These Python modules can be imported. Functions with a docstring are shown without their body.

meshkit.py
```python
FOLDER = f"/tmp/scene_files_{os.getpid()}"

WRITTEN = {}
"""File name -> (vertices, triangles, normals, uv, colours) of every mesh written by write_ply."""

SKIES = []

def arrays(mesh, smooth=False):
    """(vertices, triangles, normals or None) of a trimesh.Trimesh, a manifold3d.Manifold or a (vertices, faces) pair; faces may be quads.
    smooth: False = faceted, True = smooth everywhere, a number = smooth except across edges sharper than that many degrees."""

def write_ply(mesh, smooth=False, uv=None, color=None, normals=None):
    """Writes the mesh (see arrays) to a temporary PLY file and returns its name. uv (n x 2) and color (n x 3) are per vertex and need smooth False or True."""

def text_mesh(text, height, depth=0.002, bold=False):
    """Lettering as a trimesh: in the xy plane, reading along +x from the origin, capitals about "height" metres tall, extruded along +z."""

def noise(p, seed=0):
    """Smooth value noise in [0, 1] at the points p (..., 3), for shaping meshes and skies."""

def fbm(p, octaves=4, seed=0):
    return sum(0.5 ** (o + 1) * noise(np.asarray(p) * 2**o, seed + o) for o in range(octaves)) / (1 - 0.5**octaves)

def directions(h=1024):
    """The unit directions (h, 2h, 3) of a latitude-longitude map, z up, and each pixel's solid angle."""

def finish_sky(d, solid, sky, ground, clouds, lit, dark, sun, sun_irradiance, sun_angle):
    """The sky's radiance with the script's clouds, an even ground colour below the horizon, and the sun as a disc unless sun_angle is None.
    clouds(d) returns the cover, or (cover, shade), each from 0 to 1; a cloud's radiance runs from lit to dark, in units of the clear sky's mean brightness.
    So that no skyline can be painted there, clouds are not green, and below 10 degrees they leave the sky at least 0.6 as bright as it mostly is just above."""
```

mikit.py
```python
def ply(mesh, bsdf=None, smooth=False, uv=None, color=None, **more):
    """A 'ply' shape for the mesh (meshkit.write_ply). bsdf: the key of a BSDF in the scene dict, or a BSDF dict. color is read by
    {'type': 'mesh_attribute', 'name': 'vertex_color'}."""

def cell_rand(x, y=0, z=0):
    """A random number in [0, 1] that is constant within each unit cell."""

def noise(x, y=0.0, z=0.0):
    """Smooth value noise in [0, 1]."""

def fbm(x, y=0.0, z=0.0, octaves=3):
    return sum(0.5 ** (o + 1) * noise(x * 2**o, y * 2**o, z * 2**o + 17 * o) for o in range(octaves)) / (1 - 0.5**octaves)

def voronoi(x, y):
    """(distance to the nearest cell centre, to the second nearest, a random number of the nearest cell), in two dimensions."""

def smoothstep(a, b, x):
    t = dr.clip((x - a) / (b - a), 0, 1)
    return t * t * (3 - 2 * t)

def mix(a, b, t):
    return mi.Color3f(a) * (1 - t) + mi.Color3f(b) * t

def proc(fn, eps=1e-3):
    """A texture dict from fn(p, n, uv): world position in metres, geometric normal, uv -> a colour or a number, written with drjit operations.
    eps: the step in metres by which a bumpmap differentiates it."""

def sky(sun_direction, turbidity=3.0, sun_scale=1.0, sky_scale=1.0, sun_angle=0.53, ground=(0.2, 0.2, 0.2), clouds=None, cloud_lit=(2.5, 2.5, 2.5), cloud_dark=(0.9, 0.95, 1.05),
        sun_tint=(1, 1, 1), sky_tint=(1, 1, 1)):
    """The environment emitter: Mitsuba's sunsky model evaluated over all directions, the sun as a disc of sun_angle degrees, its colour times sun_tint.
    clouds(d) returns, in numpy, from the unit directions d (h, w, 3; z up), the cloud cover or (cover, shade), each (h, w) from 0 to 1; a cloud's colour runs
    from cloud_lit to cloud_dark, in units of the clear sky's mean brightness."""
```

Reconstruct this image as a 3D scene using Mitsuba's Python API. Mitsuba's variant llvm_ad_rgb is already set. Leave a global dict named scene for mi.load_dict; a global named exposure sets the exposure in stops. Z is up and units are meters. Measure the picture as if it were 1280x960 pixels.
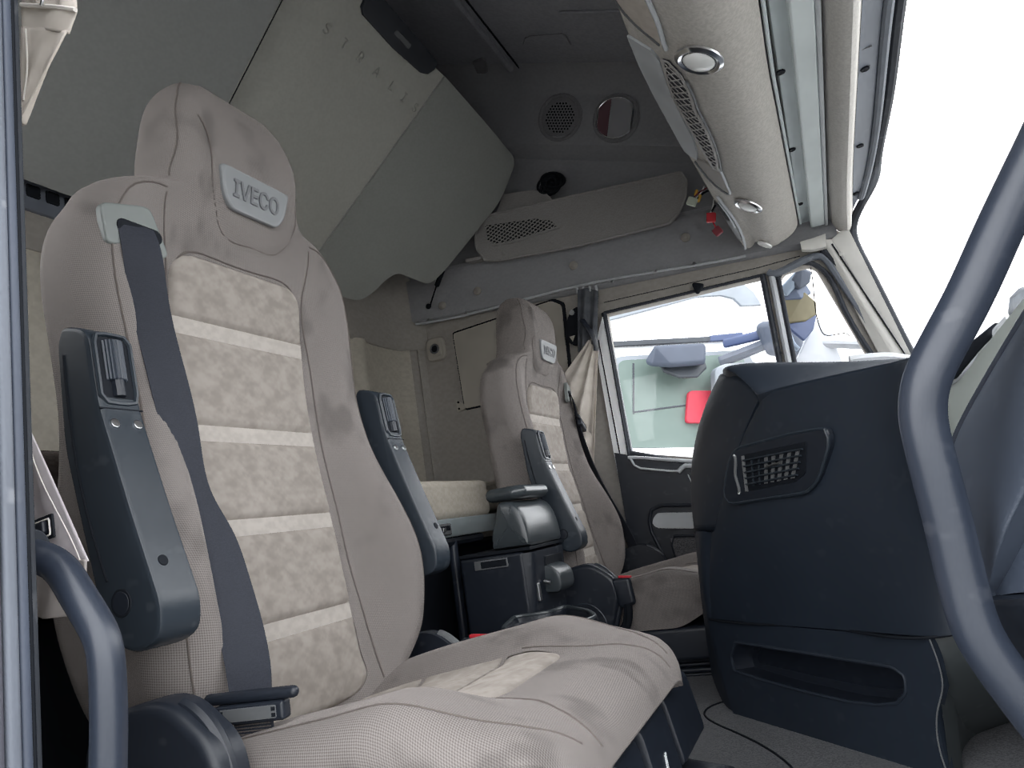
import math, numpy as np, trimesh, mitsuba as mi, mikit, meshkit
import drjit as dr
from mikit import noise, fbm, smoothstep, mix, proc, voronoi, cell_rand
from scipy.interpolate import PchipInterpolator, make_interp_spline
from shapely.geometry import Polygon

np.random.seed(7)
T = mi.ScalarTransform4f
scene, labels = {'type': 'scene'}, {}

# ---------------------------------------------------------------- camera, sky, exposure
scene['camera'] = {
    'type': 'perspective', 'fov': 69.36, 'fov_axis': 'x', 'near_clip': 0.02, 'far_clip': 500.0,
    'to_world': T([[-0.90466419, 0.21026338, -0.3706373, 0.85],
                   [-0.39863402, -0.11023953, 0.91046041, -1.5],
                   [0.15056808, 0.97140694, 0.18356966, 0.45],
                   [0, 0, 0, 1]])}
exposure = 3.8

def cloud_cover(d):
    n = meshkit.fbm(d * np.array([2.2, 2.2, 4.0]), 4, 3)
    return np.ones(d.shape[:-1]), 0.25 * np.clip((n - 0.35) * 2.0, 0, 1)
scene['sky'] = mikit.sky((0.55, -0.6, 0.75), turbidity=4.0, sun_scale=0.0, sky_scale=1.0, ground=(0.30, 0.30, 0.30),
                         clouds=cloud_cover, cloud_lit=(2.9, 2.95, 3.0), cloud_dark=(2.2, 2.3, 2.45))

# ---------------------------------------------------------------- materials
def pb(key, col, rough=0.5, spec=0.5, metallic=0.0, bump=None, scale=None, **kw):
    c = {'type': 'rgb', 'value': list(col)} if isinstance(col, (tuple, list)) else proc(col)
    b = {'type': 'principled', 'base_color': c, 'roughness': rough, 'specular': spec, 'metallic': metallic, **kw}
    if bump is not None:
        b = {'type': 'bumpmap', 'arbitrary': proc(bump, 0.0006), 'scale': scale or 1.0, 'bsdf': b}
    scene[key] = {'type': 'twosided', 'bsdf': b}

def cloth(a, b, s=60.0):
    def f(p, n, uv):
        m = fbm(p.x * s, p.y * s, p.z * s, 3)
        return mix(a, b, smoothstep(0.25, 0.75, m))
    return f

def weave_col(p, n, uv):
    w = 0.5 + 0.5 * dr.sin((uv.x + uv.y) * (2 * math.pi / 0.0046)) * dr.sin((uv.x - uv.y) * (2 * math.pi / 0.0062))
    m = fbm(p.x * 9, p.y * 9, p.z * 9, 3)
    st = smoothstep(0.56, 0.74, fbm(p.x * 14 + 3, p.y * 22, p.z * 12 + 1, 3))
    c = mix((0.110, 0.098, 0.094), (0.252, 0.229, 0.218), w * 0.85 + 0.08)
    return c * (0.90 + 0.2 * m) * (1 - 0.30 * st)
pb('fabric_weave', weave_col, 0.95, 0.1, sheen=0.5)

def velour_col(p, n, uv):
    m = fbm(p.x * 48, p.y * 48, p.z * 48, 3)
    f = fbm(p.x * 130, p.y * 130, p.z * 130, 2)
    t = smoothstep(0.25, 0.78, 0.65 * m + 0.35 * f)
    return mix((0.235, 0.211, 0.190), (0.315, 0.287, 0.261), t)
pb('velour', velour_col, 0.95, 0.05, sheen=0.7)
pb('velour_light', cloth((0.355, 0.328, 0.30), (0.405, 0.375, 0.345), 120), 0.95, 0.05, sheen=0.6)
pb('seam_thread', (0.115, 0.10, 0.092), 0.9, 0.1)

def grain(p, n, uv):
    return noise(p.x * 900, p.y * 900, p.z * 900)

def plastic(a, wear=0.012):
    def f(p, n, uv):
        m = fbm(p.x * 7, p.y * 7, p.z * 7, 3)
        s = smoothstep(0.66, 0.8, fbm(p.x * 40, p.y * 40, p.z * 40, 3))
        return mi.Color3f(*a) * (0.85 + 0.3 * m) + wear * s
    return f
pb('black_plastic', plastic((0.011, 0.0145, 0.022)), 0.42, 0.5)
pb('dash_plastic', plastic((0.0125, 0.0185, 0.029), 0.005), 0.5, 0.5, bump=grain, scale=0.00015)
pb('dash_dark', plastic((0.009, 0.0125, 0.020), 0.003), 0.45, 0.5)
pb('arm_plastic', plastic((0.018, 0.025, 0.034)), 0.38, 0.55)
pb('deep_black', (0.006, 0.008, 0.012), 0.7, 0.2)
pb('grey_plastic', plastic((0.17, 0.18, 0.175)), 0.45, 0.5)
pb('mid_grey_plastic', plastic((0.10, 0.105, 0.11)), 0.5, 0.5)
pb('belt_web', cloth((0.022, 0.025, 0.034), (0.028, 0.031, 0.042), 900), 0.75, 0.3)
pb('chrome', (0.75, 0.76, 0.78), 0.18, 0.5, 1.0)
pb('steel', (0.45, 0.46, 0.47), 0.35, 0.5, 1.0)
pb('tube_paint', plastic((0.020, 0.026, 0.040), 0.015), 0.36, 0.6)
pb('rubber', plastic((0.03, 0.034, 0.042), 0.03), 0.7, 0.3)
pb('rubber_light', plastic((0.14, 0.155, 0.18), 0.10), 0.6, 0.3)
pb('headliner', cloth((0.262, 0.265, 0.280), (0.29, 0.293, 0.308), 120), 0.9, 0.2)
pb('headliner_dark', cloth((0.26, 0.265, 0.29), (0.30, 0.305, 0.33), 120), 0.9, 0.2)
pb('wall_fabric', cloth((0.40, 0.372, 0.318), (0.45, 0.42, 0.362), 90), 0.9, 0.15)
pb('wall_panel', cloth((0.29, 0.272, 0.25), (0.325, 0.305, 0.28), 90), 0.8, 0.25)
pb('hatch_panel', plastic((0.36, 0.335, 0.295), 0.01), 0.6, 0.3)
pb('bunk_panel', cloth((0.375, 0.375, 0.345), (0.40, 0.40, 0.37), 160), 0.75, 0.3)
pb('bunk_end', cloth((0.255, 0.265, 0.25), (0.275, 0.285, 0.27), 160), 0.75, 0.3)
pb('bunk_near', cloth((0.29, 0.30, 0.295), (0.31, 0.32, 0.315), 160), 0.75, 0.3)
pb('console_beige', cloth((0.36, 0.345, 0.32), (0.42, 0.40, 0.375), 220), 0.8, 0.25, bump=grain, scale=0.0004)
pb('console_trim', plastic((0.24, 0.225, 0.21), 0.01), 0.6, 0.3)
pb('pale_trim', plastic((0.42, 0.44, 0.46), 0.01), 0.5, 0.4)
pb('silver_trim', plastic((0.47, 0.52, 0.53), 0.01), 0.45, 0.5)
pb('foam_beige', cloth((0.40, 0.385, 0.365), (0.46, 0.445, 0.42), 260), 0.9, 0.15)
pb('blue_grey_trim', plastic((0.125, 0.14, 0.17), 0.01), 0.5, 0.4)
pb('pillar_trim', plastic((0.54, 0.53, 0.50), 0.01), 0.6, 0.3)
pb('curtain_cloth', cloth((0.50, 0.455, 0.405), (0.60, 0.55, 0.50), 30), 0.95, 0.1, sheen=0.3)
pb('curtain_grey', cloth((0.33, 0.30, 0.29), (0.42, 0.385, 0.37), 25), 0.95, 0.1, sheen=0.3)
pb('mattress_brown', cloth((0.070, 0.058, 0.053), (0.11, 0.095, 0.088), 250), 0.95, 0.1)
pb('white_paint', plastic((0.78, 0.79, 0.80), 0.0), 0.25, 0.5, clearcoat=0.5)
pb('floor_mat', cloth((0.085, 0.088, 0.095), (0.125, 0.128, 0.135), 420), 0.7, 0.35)
pb('red_plastic', (0.45, 0.02, 0.03), 0.4, 0.5)
pb('dark_red_plastic', (0.16, 0.02, 0.03), 0.4, 0.5)
pb('yellow_plastic', (0.55, 0.33, 0.05), 0.5, 0.5)
pb('pale_green_plastic', (0.50, 0.55, 0.46), 0.5, 0.5)
pb('print_silver', (0.60, 0.62, 0.63), 0.4, 0.5)
pb('lens', (0.72, 0.73, 0.72), 0.12, 0.6, clearcoat=1.0)
pb('lens_clear', (0.30, 0.30, 0.32), 0.1, 0.7, clearcoat=1.0)
pb('lens_red', (0.13, 0.06, 0.075), 0.1, 0.7, clearcoat=1.0)
pb('speaker_cloth', cloth((0.05, 0.05, 0.055), (0.13, 0.13, 0.135), 300), 0.9, 0.2)
scene['pane_glass'] = {'type': 'thindielectric', 'int_ior': 1.18}

# ---------------------------------------------------------------- mesh helpers
def V(*a):
    return np.array(a, float)

def unit(v):
    v = np.asarray(v, float)
    return v / np.linalg.norm(v)

def cat(*ms):
    return trimesh.util.concatenate([m for m in ms if m is not None])

def add(key, mesh, mat, smooth=30, uv=None):
    base, k = key, 0
    while key in scene:
        k += 1
        key = '%s_%03d' % (base, k)
    scene[key] = mikit.ply(mesh, mat, smooth=True if uv is not None else smooth, uv=uv)
    return key

def fresh(name):
    k, key = 0, name
    while key in labels:
        k += 1
        key = '%s_%03d' % (name, k)
    return key

def thing(name, label, cat_, group=None):
    key = fresh(name)
    labels[key] = {'label': label, 'category': cat_}
    if group:
        labels[key]['group'] = group
    return key

def struct(name, label=None):
    labels[name] = {'kind': 'structure'}
    if label:
        labels[name]['label'] = label
    return name

def spl(pts, n, closed=False):
    p = np.asarray(pts, float)
    d = np.r_[0, np.cumsum(np.linalg.norm(np.diff(p, axis=0), axis=1))]
    if len(p) < 3:
        t = np.linspace(0, 1, n)[:, None]
        return p[0] * (1 - t) + p[1] * t
    f = PchipInterpolator(d, p) if len(p) < 4 else make_interp_spline(d, p, k=3)
    return f(np.linspace(0, d[-1], n))

def lin(pts, n):
    p = np.asarray(pts, float)
    d = np.r_[0, np.cumsum(np.linalg.norm(np.diff(p, axis=0), axis=1))]
    s = np.linspace(0, d[-1], n)
    return np.stack([np.interp(s, d, p[:, k]) for k in range(p.shape[1])], 1)

def loft(rings, cap=True):
    R = np.asarray(rings, float)
    m, n = R.shape[:2]
    idx = np.arange(m * n).reshape(m, n)
    a, b = idx[:-1], idx[1:]
    q = np.stack([a, np.roll(a, -1, 1), np.roll(b, -1, 1), b], -1).reshape(-1, 4)
    f = [q[:, [0, 1, 2]], q[:, [0, 2, 3]]]
    v = R.reshape(-1, 3)
    if cap:
        c0, c1 = R[0].mean(0), R[-1].mean(0)
        v = np.vstack([v, c0, c1])
        k = np.arange(n)
        f.append(np.stack([np.full(n, m * n), np.roll(idx[0], -1)[k], idx[0][k]], 1))
        f.append(np.stack([np.full(n, m * n + 1), idx[-1][k], np.roll(idx[-1], -1)[k]], 1))
    return trimesh.Trimesh(v, np.vstack(f), process=False)

def tube(pts, r, sides=10, n=None, straight=False, cap=True, flat=1.0):
    p = lin(pts, n or len(pts)) if straight else spl(pts, n or max(8, 8 * (len(pts) - 1)))
    t = np.gradient(p, axis=0)
    t /= np.linalg.norm(t, axis=1, keepdims=True)
    up = V(0, 0, 1) if abs(t[0][2]) < 0.9 else V(1, 0, 0)
    a = unit(np.cross(t[0], up))
    rings, ang = [], np.arange(sides) * 2 * np.pi / sides
    rr = np.broadcast_to(r, (len(p),))
    for i in range(len(p)):
        a = unit(a - t[i] * (a @ t[i]))
        b = np.cross(t[i], a)
        rings.append(p[i] + rr[i] * (np.cos(ang)[:, None] * a + flat * np.sin(ang)[:, None] * b))
    return loft(rings, cap)

def grid(P):
    P = np.asarray(P, float)
    m, n = P.shape[:2]
    i = np.arange(m * n).reshape(m, n)
    q = np.stack([i[:-1, :-1], i[:-1, 1:], i[1:, 1:], i[1:, :-1]], -1).reshape(-1, 4)
    return trimesh.Trimesh(P.reshape(-1, 3), np.vstack([q[:, [0, 1, 2]], q[:, [0, 2, 3]]]), process=False)

def shell(P, th):
    """Closed plate: the grid P and the same grid pushed by th (a vector or a distance along -normal)."""
    P = np.asarray(P, float)
    if np.ndim(th) == 0:
        du, dv = np.gradient(P, axis=0), np.gradient(P, axis=1)
        N = np.cross(du, dv)
        N /= np.linalg.norm(N, axis=-1, keepdims=True) + 1e-12
        Q = P - N * th
    else:
        Q = P + np.asarray(th, float)
    m, n = P.shape[:2]
    g = grid(P)
    h = grid(Q)
    k = m * n
    i = np.arange(k).reshape(m, n)
    rim = np.r_[i[0, :], i[1:, -1], i[-1, -2::-1], i[-2:0:-1, 0]]
    a, b = rim, np.roll(rim, -1)
    side = np.vstack([np.stack([a, a + k, b + k], 1), np.stack([a, b + k, b], 1)])
    return trimesh.Trimesh(np.vstack([g.vertices, h.vertices]), np.vstack([g.faces, h.faces[:, ::-1] + k, side]), process=False)

def surf(rows, m=24, n=24, k=2):
    """Smooth grid through a net of control points (list of rows of points)."""
    R = np.asarray(rows, float)
    a, b = R.shape[:2]
    u, v = np.linspace(0, 1, a), np.linspace(0, 1, b)
    f = make_interp_spline(u, R, k=min(k, a - 1), axis=0)(np.linspace(0, 1, m))
    return make_interp_spline(v, f, k=min(k, b - 1), axis=1)(np.linspace(0, 1, n))

def rrect(w, h, r, n=5):
    pts = []
    for cx, cy, a0 in ((w / 2 - r, h / 2 - r, 0), (-w / 2 + r, h / 2 - r, 90), (-w / 2 + r, -h / 2 + r, 180), (w / 2 - r, -h / 2 + r, 270)):
        for a in np.radians(np.linspace(a0, a0 + 90, n)):
            pts.append((cx + r * math.cos(a), cy + r * math.sin(a)))
    return np.array(pts)

def rpoly(pts, r, n=5):
    """Polygon with rounded corners."""
    p = np.asarray(pts, float)
    if np.sum(p[:, 0] * np.roll(p[:, 1], -1) - np.roll(p[:, 0], -1) * p[:, 1]) < 0:
        p = p[::-1]
    out = []
    for i in range(len(p)):
        a, b, c = p[i - 1], p[i], p[(i + 1) % len(p)]
        la, lc = np.linalg.norm(a - b), np.linalg.norm(c - b)
        q = min(r, 0.45 * la, 0.45 * lc)
        s, e = b + (a - b) / la * q, b + (c - b) / lc * q
        for t in np.linspace(0, 1, n):
            out.append((1 - t) ** 2 * s + 2 * t * (1 - t) * b + t * t * e)
    return np.array(out)

def inset(ring, d):
    p = np.asarray(ring, float)
    e = np.roll(p, -1, 0) - np.roll(p, 1, 0)
    nrm = np.stack([-e[:, 1], e[:, 0]], 1)
    nrm /= np.linalg.norm(nrm, axis=1, keepdims=True) + 1e-12
    return p + nrm * d

def flatcap(ring3, ring2, flip=False):
    v, f = trimesh.creation.triangulate_polygon(Polygon(ring2), engine='earcut')
    return f if not flip else f[:, ::-1]

def bev(ring, h, b=0.002, steps=3):
    """Prism over a counter-clockwise ring, from z=0 to z=h, with a rounded upper rim."""
    ring = np.asarray(ring, float)
    prof = [(0, 0), (0, h - b)] + [(b * (1 - math.cos(a)), h - b + b * math.sin(a)) for a in np.radians(np.linspace(90 / steps, 90, steps))] if b > 0 else [(0, 0), (0, h)]
    rings = [np.c_[inset(ring, d), np.full(len(ring), z)] for d, z in prof]
    m = loft(rings, False)
    n = len(ring)
    _, f = trimesh.creation.triangulate_polygon(Polygon(ring), engine='earcut')
    s = np.cross(ring[f[:, 1]] - ring[f[:, 0]], ring[f[:, 2]] - ring[f[:, 0]])
    f = np.where((s > 0)[:, None], f, f[:, ::-1])
    top = f + (len(rings) - 1) * n
    return trimesh.Trimesh(m.vertices, np.vstack([m.faces, top, f[:, ::-1]]), process=False)

def put(mesh, O, U, Vv, N=None):
    U, Vv = unit(U), unit(Vv)
    N = unit(np.cross(U, Vv)) if N is None else unit(N)
    m = mesh.copy()
    v = np.asarray(m.vertices)
    m.vertices = np.asarray(O, float) + v[:, :1] * U + v[:, 1:2] * Vv + v[:, 2:3] * N
    if np.dot(np.cross(U, Vv), N) < 0:
        m.faces = m.faces[:, ::-1]
    return m

def box(lo, hi, r=0.0):
    lo, hi = np.minimum(lo, hi), np.maximum(lo, hi)
    lo, hi = np.array(lo, float), np.array(hi, float)
    if r <= 0:
        m = trimesh.creation.box(hi - lo)
        m.apply_translation((lo + hi) / 2)
        return m
    r = min(r, 0.49 * (hi - lo).min())
    s = trimesh.creation.icosphere(1, r).vertices
    c = [(x, y, z) for x in (lo[0] + r, hi[0] - r) for y in (lo[1] + r, hi[1] - r) for z in (lo[2] + r, hi[2] - r)]
    return trimesh.convex.convex_hull(np.vstack([s + np.array(q) for q in c]))

def hull(pts, r):
    s = trimesh.creation.icosphere(1, r).vertices if r > 0 else np.zeros((1, 3))
    return trimesh.convex.convex_hull(np.vstack([s + np.asarray(q, float) for q in pts]))

def disc(O, N, r, h, b=0.001, n=24, U=None):
    N = unit(N)
    U = unit(np.cross(N, V(0.1, 0.2, 0.97))) if U is None else unit(U)
    a = np.arange(n) * 2 * np.pi / n
    return put(bev(np.c_[r * np.cos(a), r * np.sin(a)], h, b), O, U, np.cross(N, U))

def ringdisc(O, N, r0, r1, h, n=28, U=None, sy=1.0):
    N = unit(N)
    U = unit(np.cross(N, V(0.1, 0.2, 0.97))) if U is None else unit(U)
    a = np.arange(n) * 2 * np.pi / n
    c, s = np.cos(a), np.sin(a) * sy
    prof = [(r0, 0), (r0, h * 0.6), ((r0 + r1) / 2, h), (r1, h * 0.5), (r1, 0)]
    m = loft([np.c_[r * c, r * s, np.full(n, z)] for r, z in prof + [prof[0]]], False)
    return put(m, O, U, np.cross(N, U))

def ribbon(pts, wid, th=0.0012, n=40):
    """A strap: centre line pts, half-width vectors wid."""
    q = spl(np.c_[np.asarray(pts, float), np.asarray(wid, float)], n)
    p, w = q[:, :3], q[:, 3:]
    t = np.gradient(p, axis=0)
    N = np.cross(t, w)
    N /= np.linalg.norm(N, axis=1, keepdims=True)
    return loft([[p[i] - w[i] - N[i] * th, p[i] + w[i] - N[i] * th, p[i] + w[i] + N[i] * th, p[i] - w[i] + N[i] * th] for i in range(n)])

def prism_y(prof, y0, y1):
    """Closed profile in (x, z) extruded along y."""
    r = np.asarray(prof, float)
    if np.sum(r[:, 0] * np.roll(r[:, 1], -1) - np.roll(r[:, 0], -1) * r[:, 1]) < 0:
        r = r[::-1]
    m = bev(r, abs(y1 - y0), 0)
    return put(m, (0, max(y0, y1), 0), (1, 0, 0), (0, 0, 1), (0, -1, 0))

def prism_x(prof, x0, x1):
    r = np.asarray(prof, float)
    if np.sum(r[:, 0] * np.roll(r[:, 1], -1) - np.roll(r[:, 0], -1) * r[:, 1]) < 0:
        r = r[::-1]
    return put(bev(r, abs(x1 - x0), 0), (min(x0, x1), 0, 0), (0, 1, 0), (0, 0, 1))

# ---------------------------------------------------------------- the cab shell
def plate(poly, O, U, Vv, th, holes=(), smooth=30):
    """Flat plate from a polygon (with holes) in the plane O + a U + b V, thickness th along U x V."""
    m = trimesh.creation.extrude_polygon(Polygon(poly, holes), th, engine='earcut')
    return put(m, O, U, Vv)

def xz(poly, y, th, holes=()):
    """Plate in a plane of constant y; poly in (x, z); it grows by th towards +y."""
    return plate([(-p[0], p[1]) for p in poly], (0, y, 0), (-1, 0, 0), (0, 0, 1), th, [[(-p[0], p[1]) for p in h] for h in holes])

def P2(*pts):
    return [(p[0], p[2]) for p in pts]

struct('floor', 'dark grey scuffed rubber floor mat of the cab')
add('floor', box((-0.70, -1.10, -0.03), (1.40, 1.2, 0.0)), 'floor_mat')
gl = [(0.5548, 0.2575, 0.0000), (0.5101, 0.2282, 0.0000), (0.4913, 0.1715, 0.0000), (0.5038, 0.1246, 0.0000), (0.5656, 0.0343, 0.0000), (0.6444, -0.0801, -0.0000), (0.6862, -0.1666, 0.0000)]
add('floor__mat_edge', tube([V(*p) + V(0, 0, 0.0005) for p in gl], 0.0022, 6), 'deep_black')

# rear and far wall: one moulded liner, its plan drawn and raised, with ribs near the corner
struct('wall_rear', 'beige lined back wall of the cab')
plan = [(-0.66, -1.12), (-0.66, 0.55), (-0.66, 0.70), (-0.655, 0.735), (-0.640, 0.75), (-0.640, 0.79), (-0.655, 0.805), (-0.66, 0.83), (-0.66, 0.93), (-0.658, 0.99), (-0.645, 1.04), (-0.62, 1.07)]
pl = spl(plan, 90)
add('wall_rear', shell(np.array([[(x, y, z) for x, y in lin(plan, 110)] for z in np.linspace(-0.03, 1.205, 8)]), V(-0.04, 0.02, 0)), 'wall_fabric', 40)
up = [(-0.66, -1.12), (-0.66, 0.98), (-0.645, 1.04), (-0.60, 1.09), (-0.56, 1.13)]
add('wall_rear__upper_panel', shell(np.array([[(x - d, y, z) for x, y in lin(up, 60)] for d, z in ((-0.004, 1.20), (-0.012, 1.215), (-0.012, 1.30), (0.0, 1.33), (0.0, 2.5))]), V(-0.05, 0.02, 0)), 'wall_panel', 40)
struct('wall_far', 'grey brown liner of the far cab wall')
plan2 = [(-0.625, 1.065), (-0.615, 1.085), (-0.605, 1.10), (-0.596, 1.09), (-0.588, 1.095), (-0.578, 1.118), (-0.565, 1.12), (0.155, 1.12)]
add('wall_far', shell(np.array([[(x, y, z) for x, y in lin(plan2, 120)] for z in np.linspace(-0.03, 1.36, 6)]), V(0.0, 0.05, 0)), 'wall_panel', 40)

# upper far wall: band with clips, niche, roof cove
xs = np.linspace(-0.70, 1.02, 30)
def zr(x):
    return 2.20 - 0.40 * x
rows = []
for x in xs:
    zn = max(1.888 - 0.38 * x, 1.60)
    zt = max(zr(x), zn + 0.16)
    z0, z1 = 1.319 - 0.068 * (x + 0.6), 1.499 - 0.067 * (x + 0.615)
    rows.append([(x, 1.12, z0 - 0.012), (x, 1.10, z0 - 0.011), (x, 1.088, z0), (x, 1.085, z1 - 0.004), (x, 1.098, z1), (x, 1.098, z1 + 0.012), (x, 1.085, z1 + 0.02), (x, 1.16, z1 + 0.10), (x, 1.165, zn - 0.05), (x, 1.165, zn - 0.012), (x, 1.13, zn + 0.012), (x, 1.105, zn + 0.03), (x, 1.10, zn + 0.06), (x, 1.09, zt - 0.09), (x, 1.07, zt - 0.045), (x, 1.02, zt - 0.01), (x, 0.95, zt + 0.005)])
add('wall_far__upper_liner', shell(np.array(rows), V(0, 0.06, 0.02)), 'headliner', 40)
for q in ((-0.2873, 1.0850, 1.3696), (0.1195, 1.0850, 1.3613), (0.5426, 1.0850, 1.3460), (-0.4509, 1.0850, 1.3523)):
    add('wall_far__clip', disc(q, (0, -1, 0), 0.017, 0.006, 0.004), 'wall_panel')
    add('wall_far__clip_head', disc(V(*q) + V(0, -0.004, 0), (0, -1, 0), 0.009, 0.005, 0.003), 'wall_panel')
struct('ceiling', 'dark grey lined high roof')
add('ceiling', shell(np.array([[(x, y, zr(x)) for y in (-1.2, 0.97)] for x in (-0.72, 1.12)]), V(0, 0, 0.05)), 'headliner_dark')
hx = [(-0.03, 0.985), (-0.03, -1.0)]
add('ceiling__frame_bar', tube([(0.03, 1.0, zr(0.03) - 0.005), (0.03, -1.1, zr(0.03) - 0.005)], 0.016, 8), 'headliner_dark')
add('ceiling__seam_line', tube([(0.065, 1.0, zr(0.065) - 0.002), (0.065, -1.1, zr(0.065) - 0.002)], 0.004, 6), 'deep_black')
add('ceiling__recess_rib', tube([(0.3485, 0.6398, 2.0556), (0.5503, 0.6466, 1.9749), (0.9568, 0.6666, 1.8123)], 0.006, 6), 'headliner_dark')
hp = [(0.1513, 0.8239, 2.1345), (0.1717, 0.7871, 2.1263), (0.1949, 0.7725, 2.1170), (0.3144, 0.7639, 2.0692), (0.3213, 0.7848, 2.0665), (0.3181, 0.8374, 2.0678)]
add('ceiling__cover_outline', tube(hp, 0.002, 6, 30, straight=True), 'tray_dark')

# rail for the curtain under the band
struct('trim_1', 'pale curtain rail along the far wall')
rail = [(-0.5770, 1.0750, 1.3041), (-0.2153, 1.0750, 1.2818), (0.1332, 1.0750, 1.2755), (0.4473, 1.0750, 1.2466), (0.7268, 1.0750, 1.2197)]
add('trim_1', tube(rail, 0.0075, 8, 40, flat=0.7), 'pale_trim')
for q in ((-0.5113, 1.0660, 1.3028), (-0.3407, 1.0660, 1.2894), (-0.1764, 1.0660, 1.2828), (0.2571, 1.0660, 1.2547), (0.4206, 1.0660, 1.2488), (0.5559, 1.0660, 1.2372)):
    add('trim_1__rail_screw', disc(q, (0, -1, 0.2), 0.006, 0.004), 'steel')

# door frame of the far door: header, pillars, divider, seals
struct('door_1', 'far cab door with window')
W1 = P2((0.1983, 1.1200, 1.1553), (0.7633, 1.1200, 1.1457), (0.7595, 1.1200, 0.8362), (0.7131, 1.1200, 0.5048), (0.1881, 1.1200, 0.6356))
W2 = P2((0.8125, 1.1200, 1.1147), (0.8317, 1.1200, 1.1439), (0.9125, 1.1200, 1.1468), (0.9342, 1.1200, 1.1292), (1.0288, 1.1200, 0.7749), (1.0594, 1.1200, 0.4959), (0.7791, 1.1200, 0.5199), (0.8013, 1.1200, 0.8267))
outer = [(0.145, 0.50), (0.145, 1.30), (1.0, 1.26), (1.06, 1.20), (1.145, 0.775), (1.16, 0.50)]
w2h = [tuple(p) for p in rpoly(W2, 0.03)]
add('door_1', xz(outer, 1.12, 0.05, [W1, w2h]), 'wall_panel')
def edge(pts, r, mat, name, flat=1.0, n=None):
    return add(name, tube(pts, r, 8, n or len(pts) * 2, straight=True, flat=flat), mat)
edge([(0.1949, 1.1140, 1.1612), (0.1933, 1.1140, 0.6229)], 0.010, 'rubber', 'door_1__window_seal')
edge([(0.2009, 1.1170, 1.1478), (0.2039, 1.1170, 0.6356)], 0.004, 'pale_trim', 'door_1__window_channel')
edge([(0.1954, 1.1120, 1.1607), (0.7622, 1.1120, 1.1498)], 0.0055, 'rubber', 'door_1__window_seal_001')
edge([(0.2025, 1.1120, 1.1995), (0.7628, 1.1120, 1.1787), (0.8945, 1.1120, 1.1813)], 0.0012, 'rubber', 'door_1__header_line')
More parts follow.
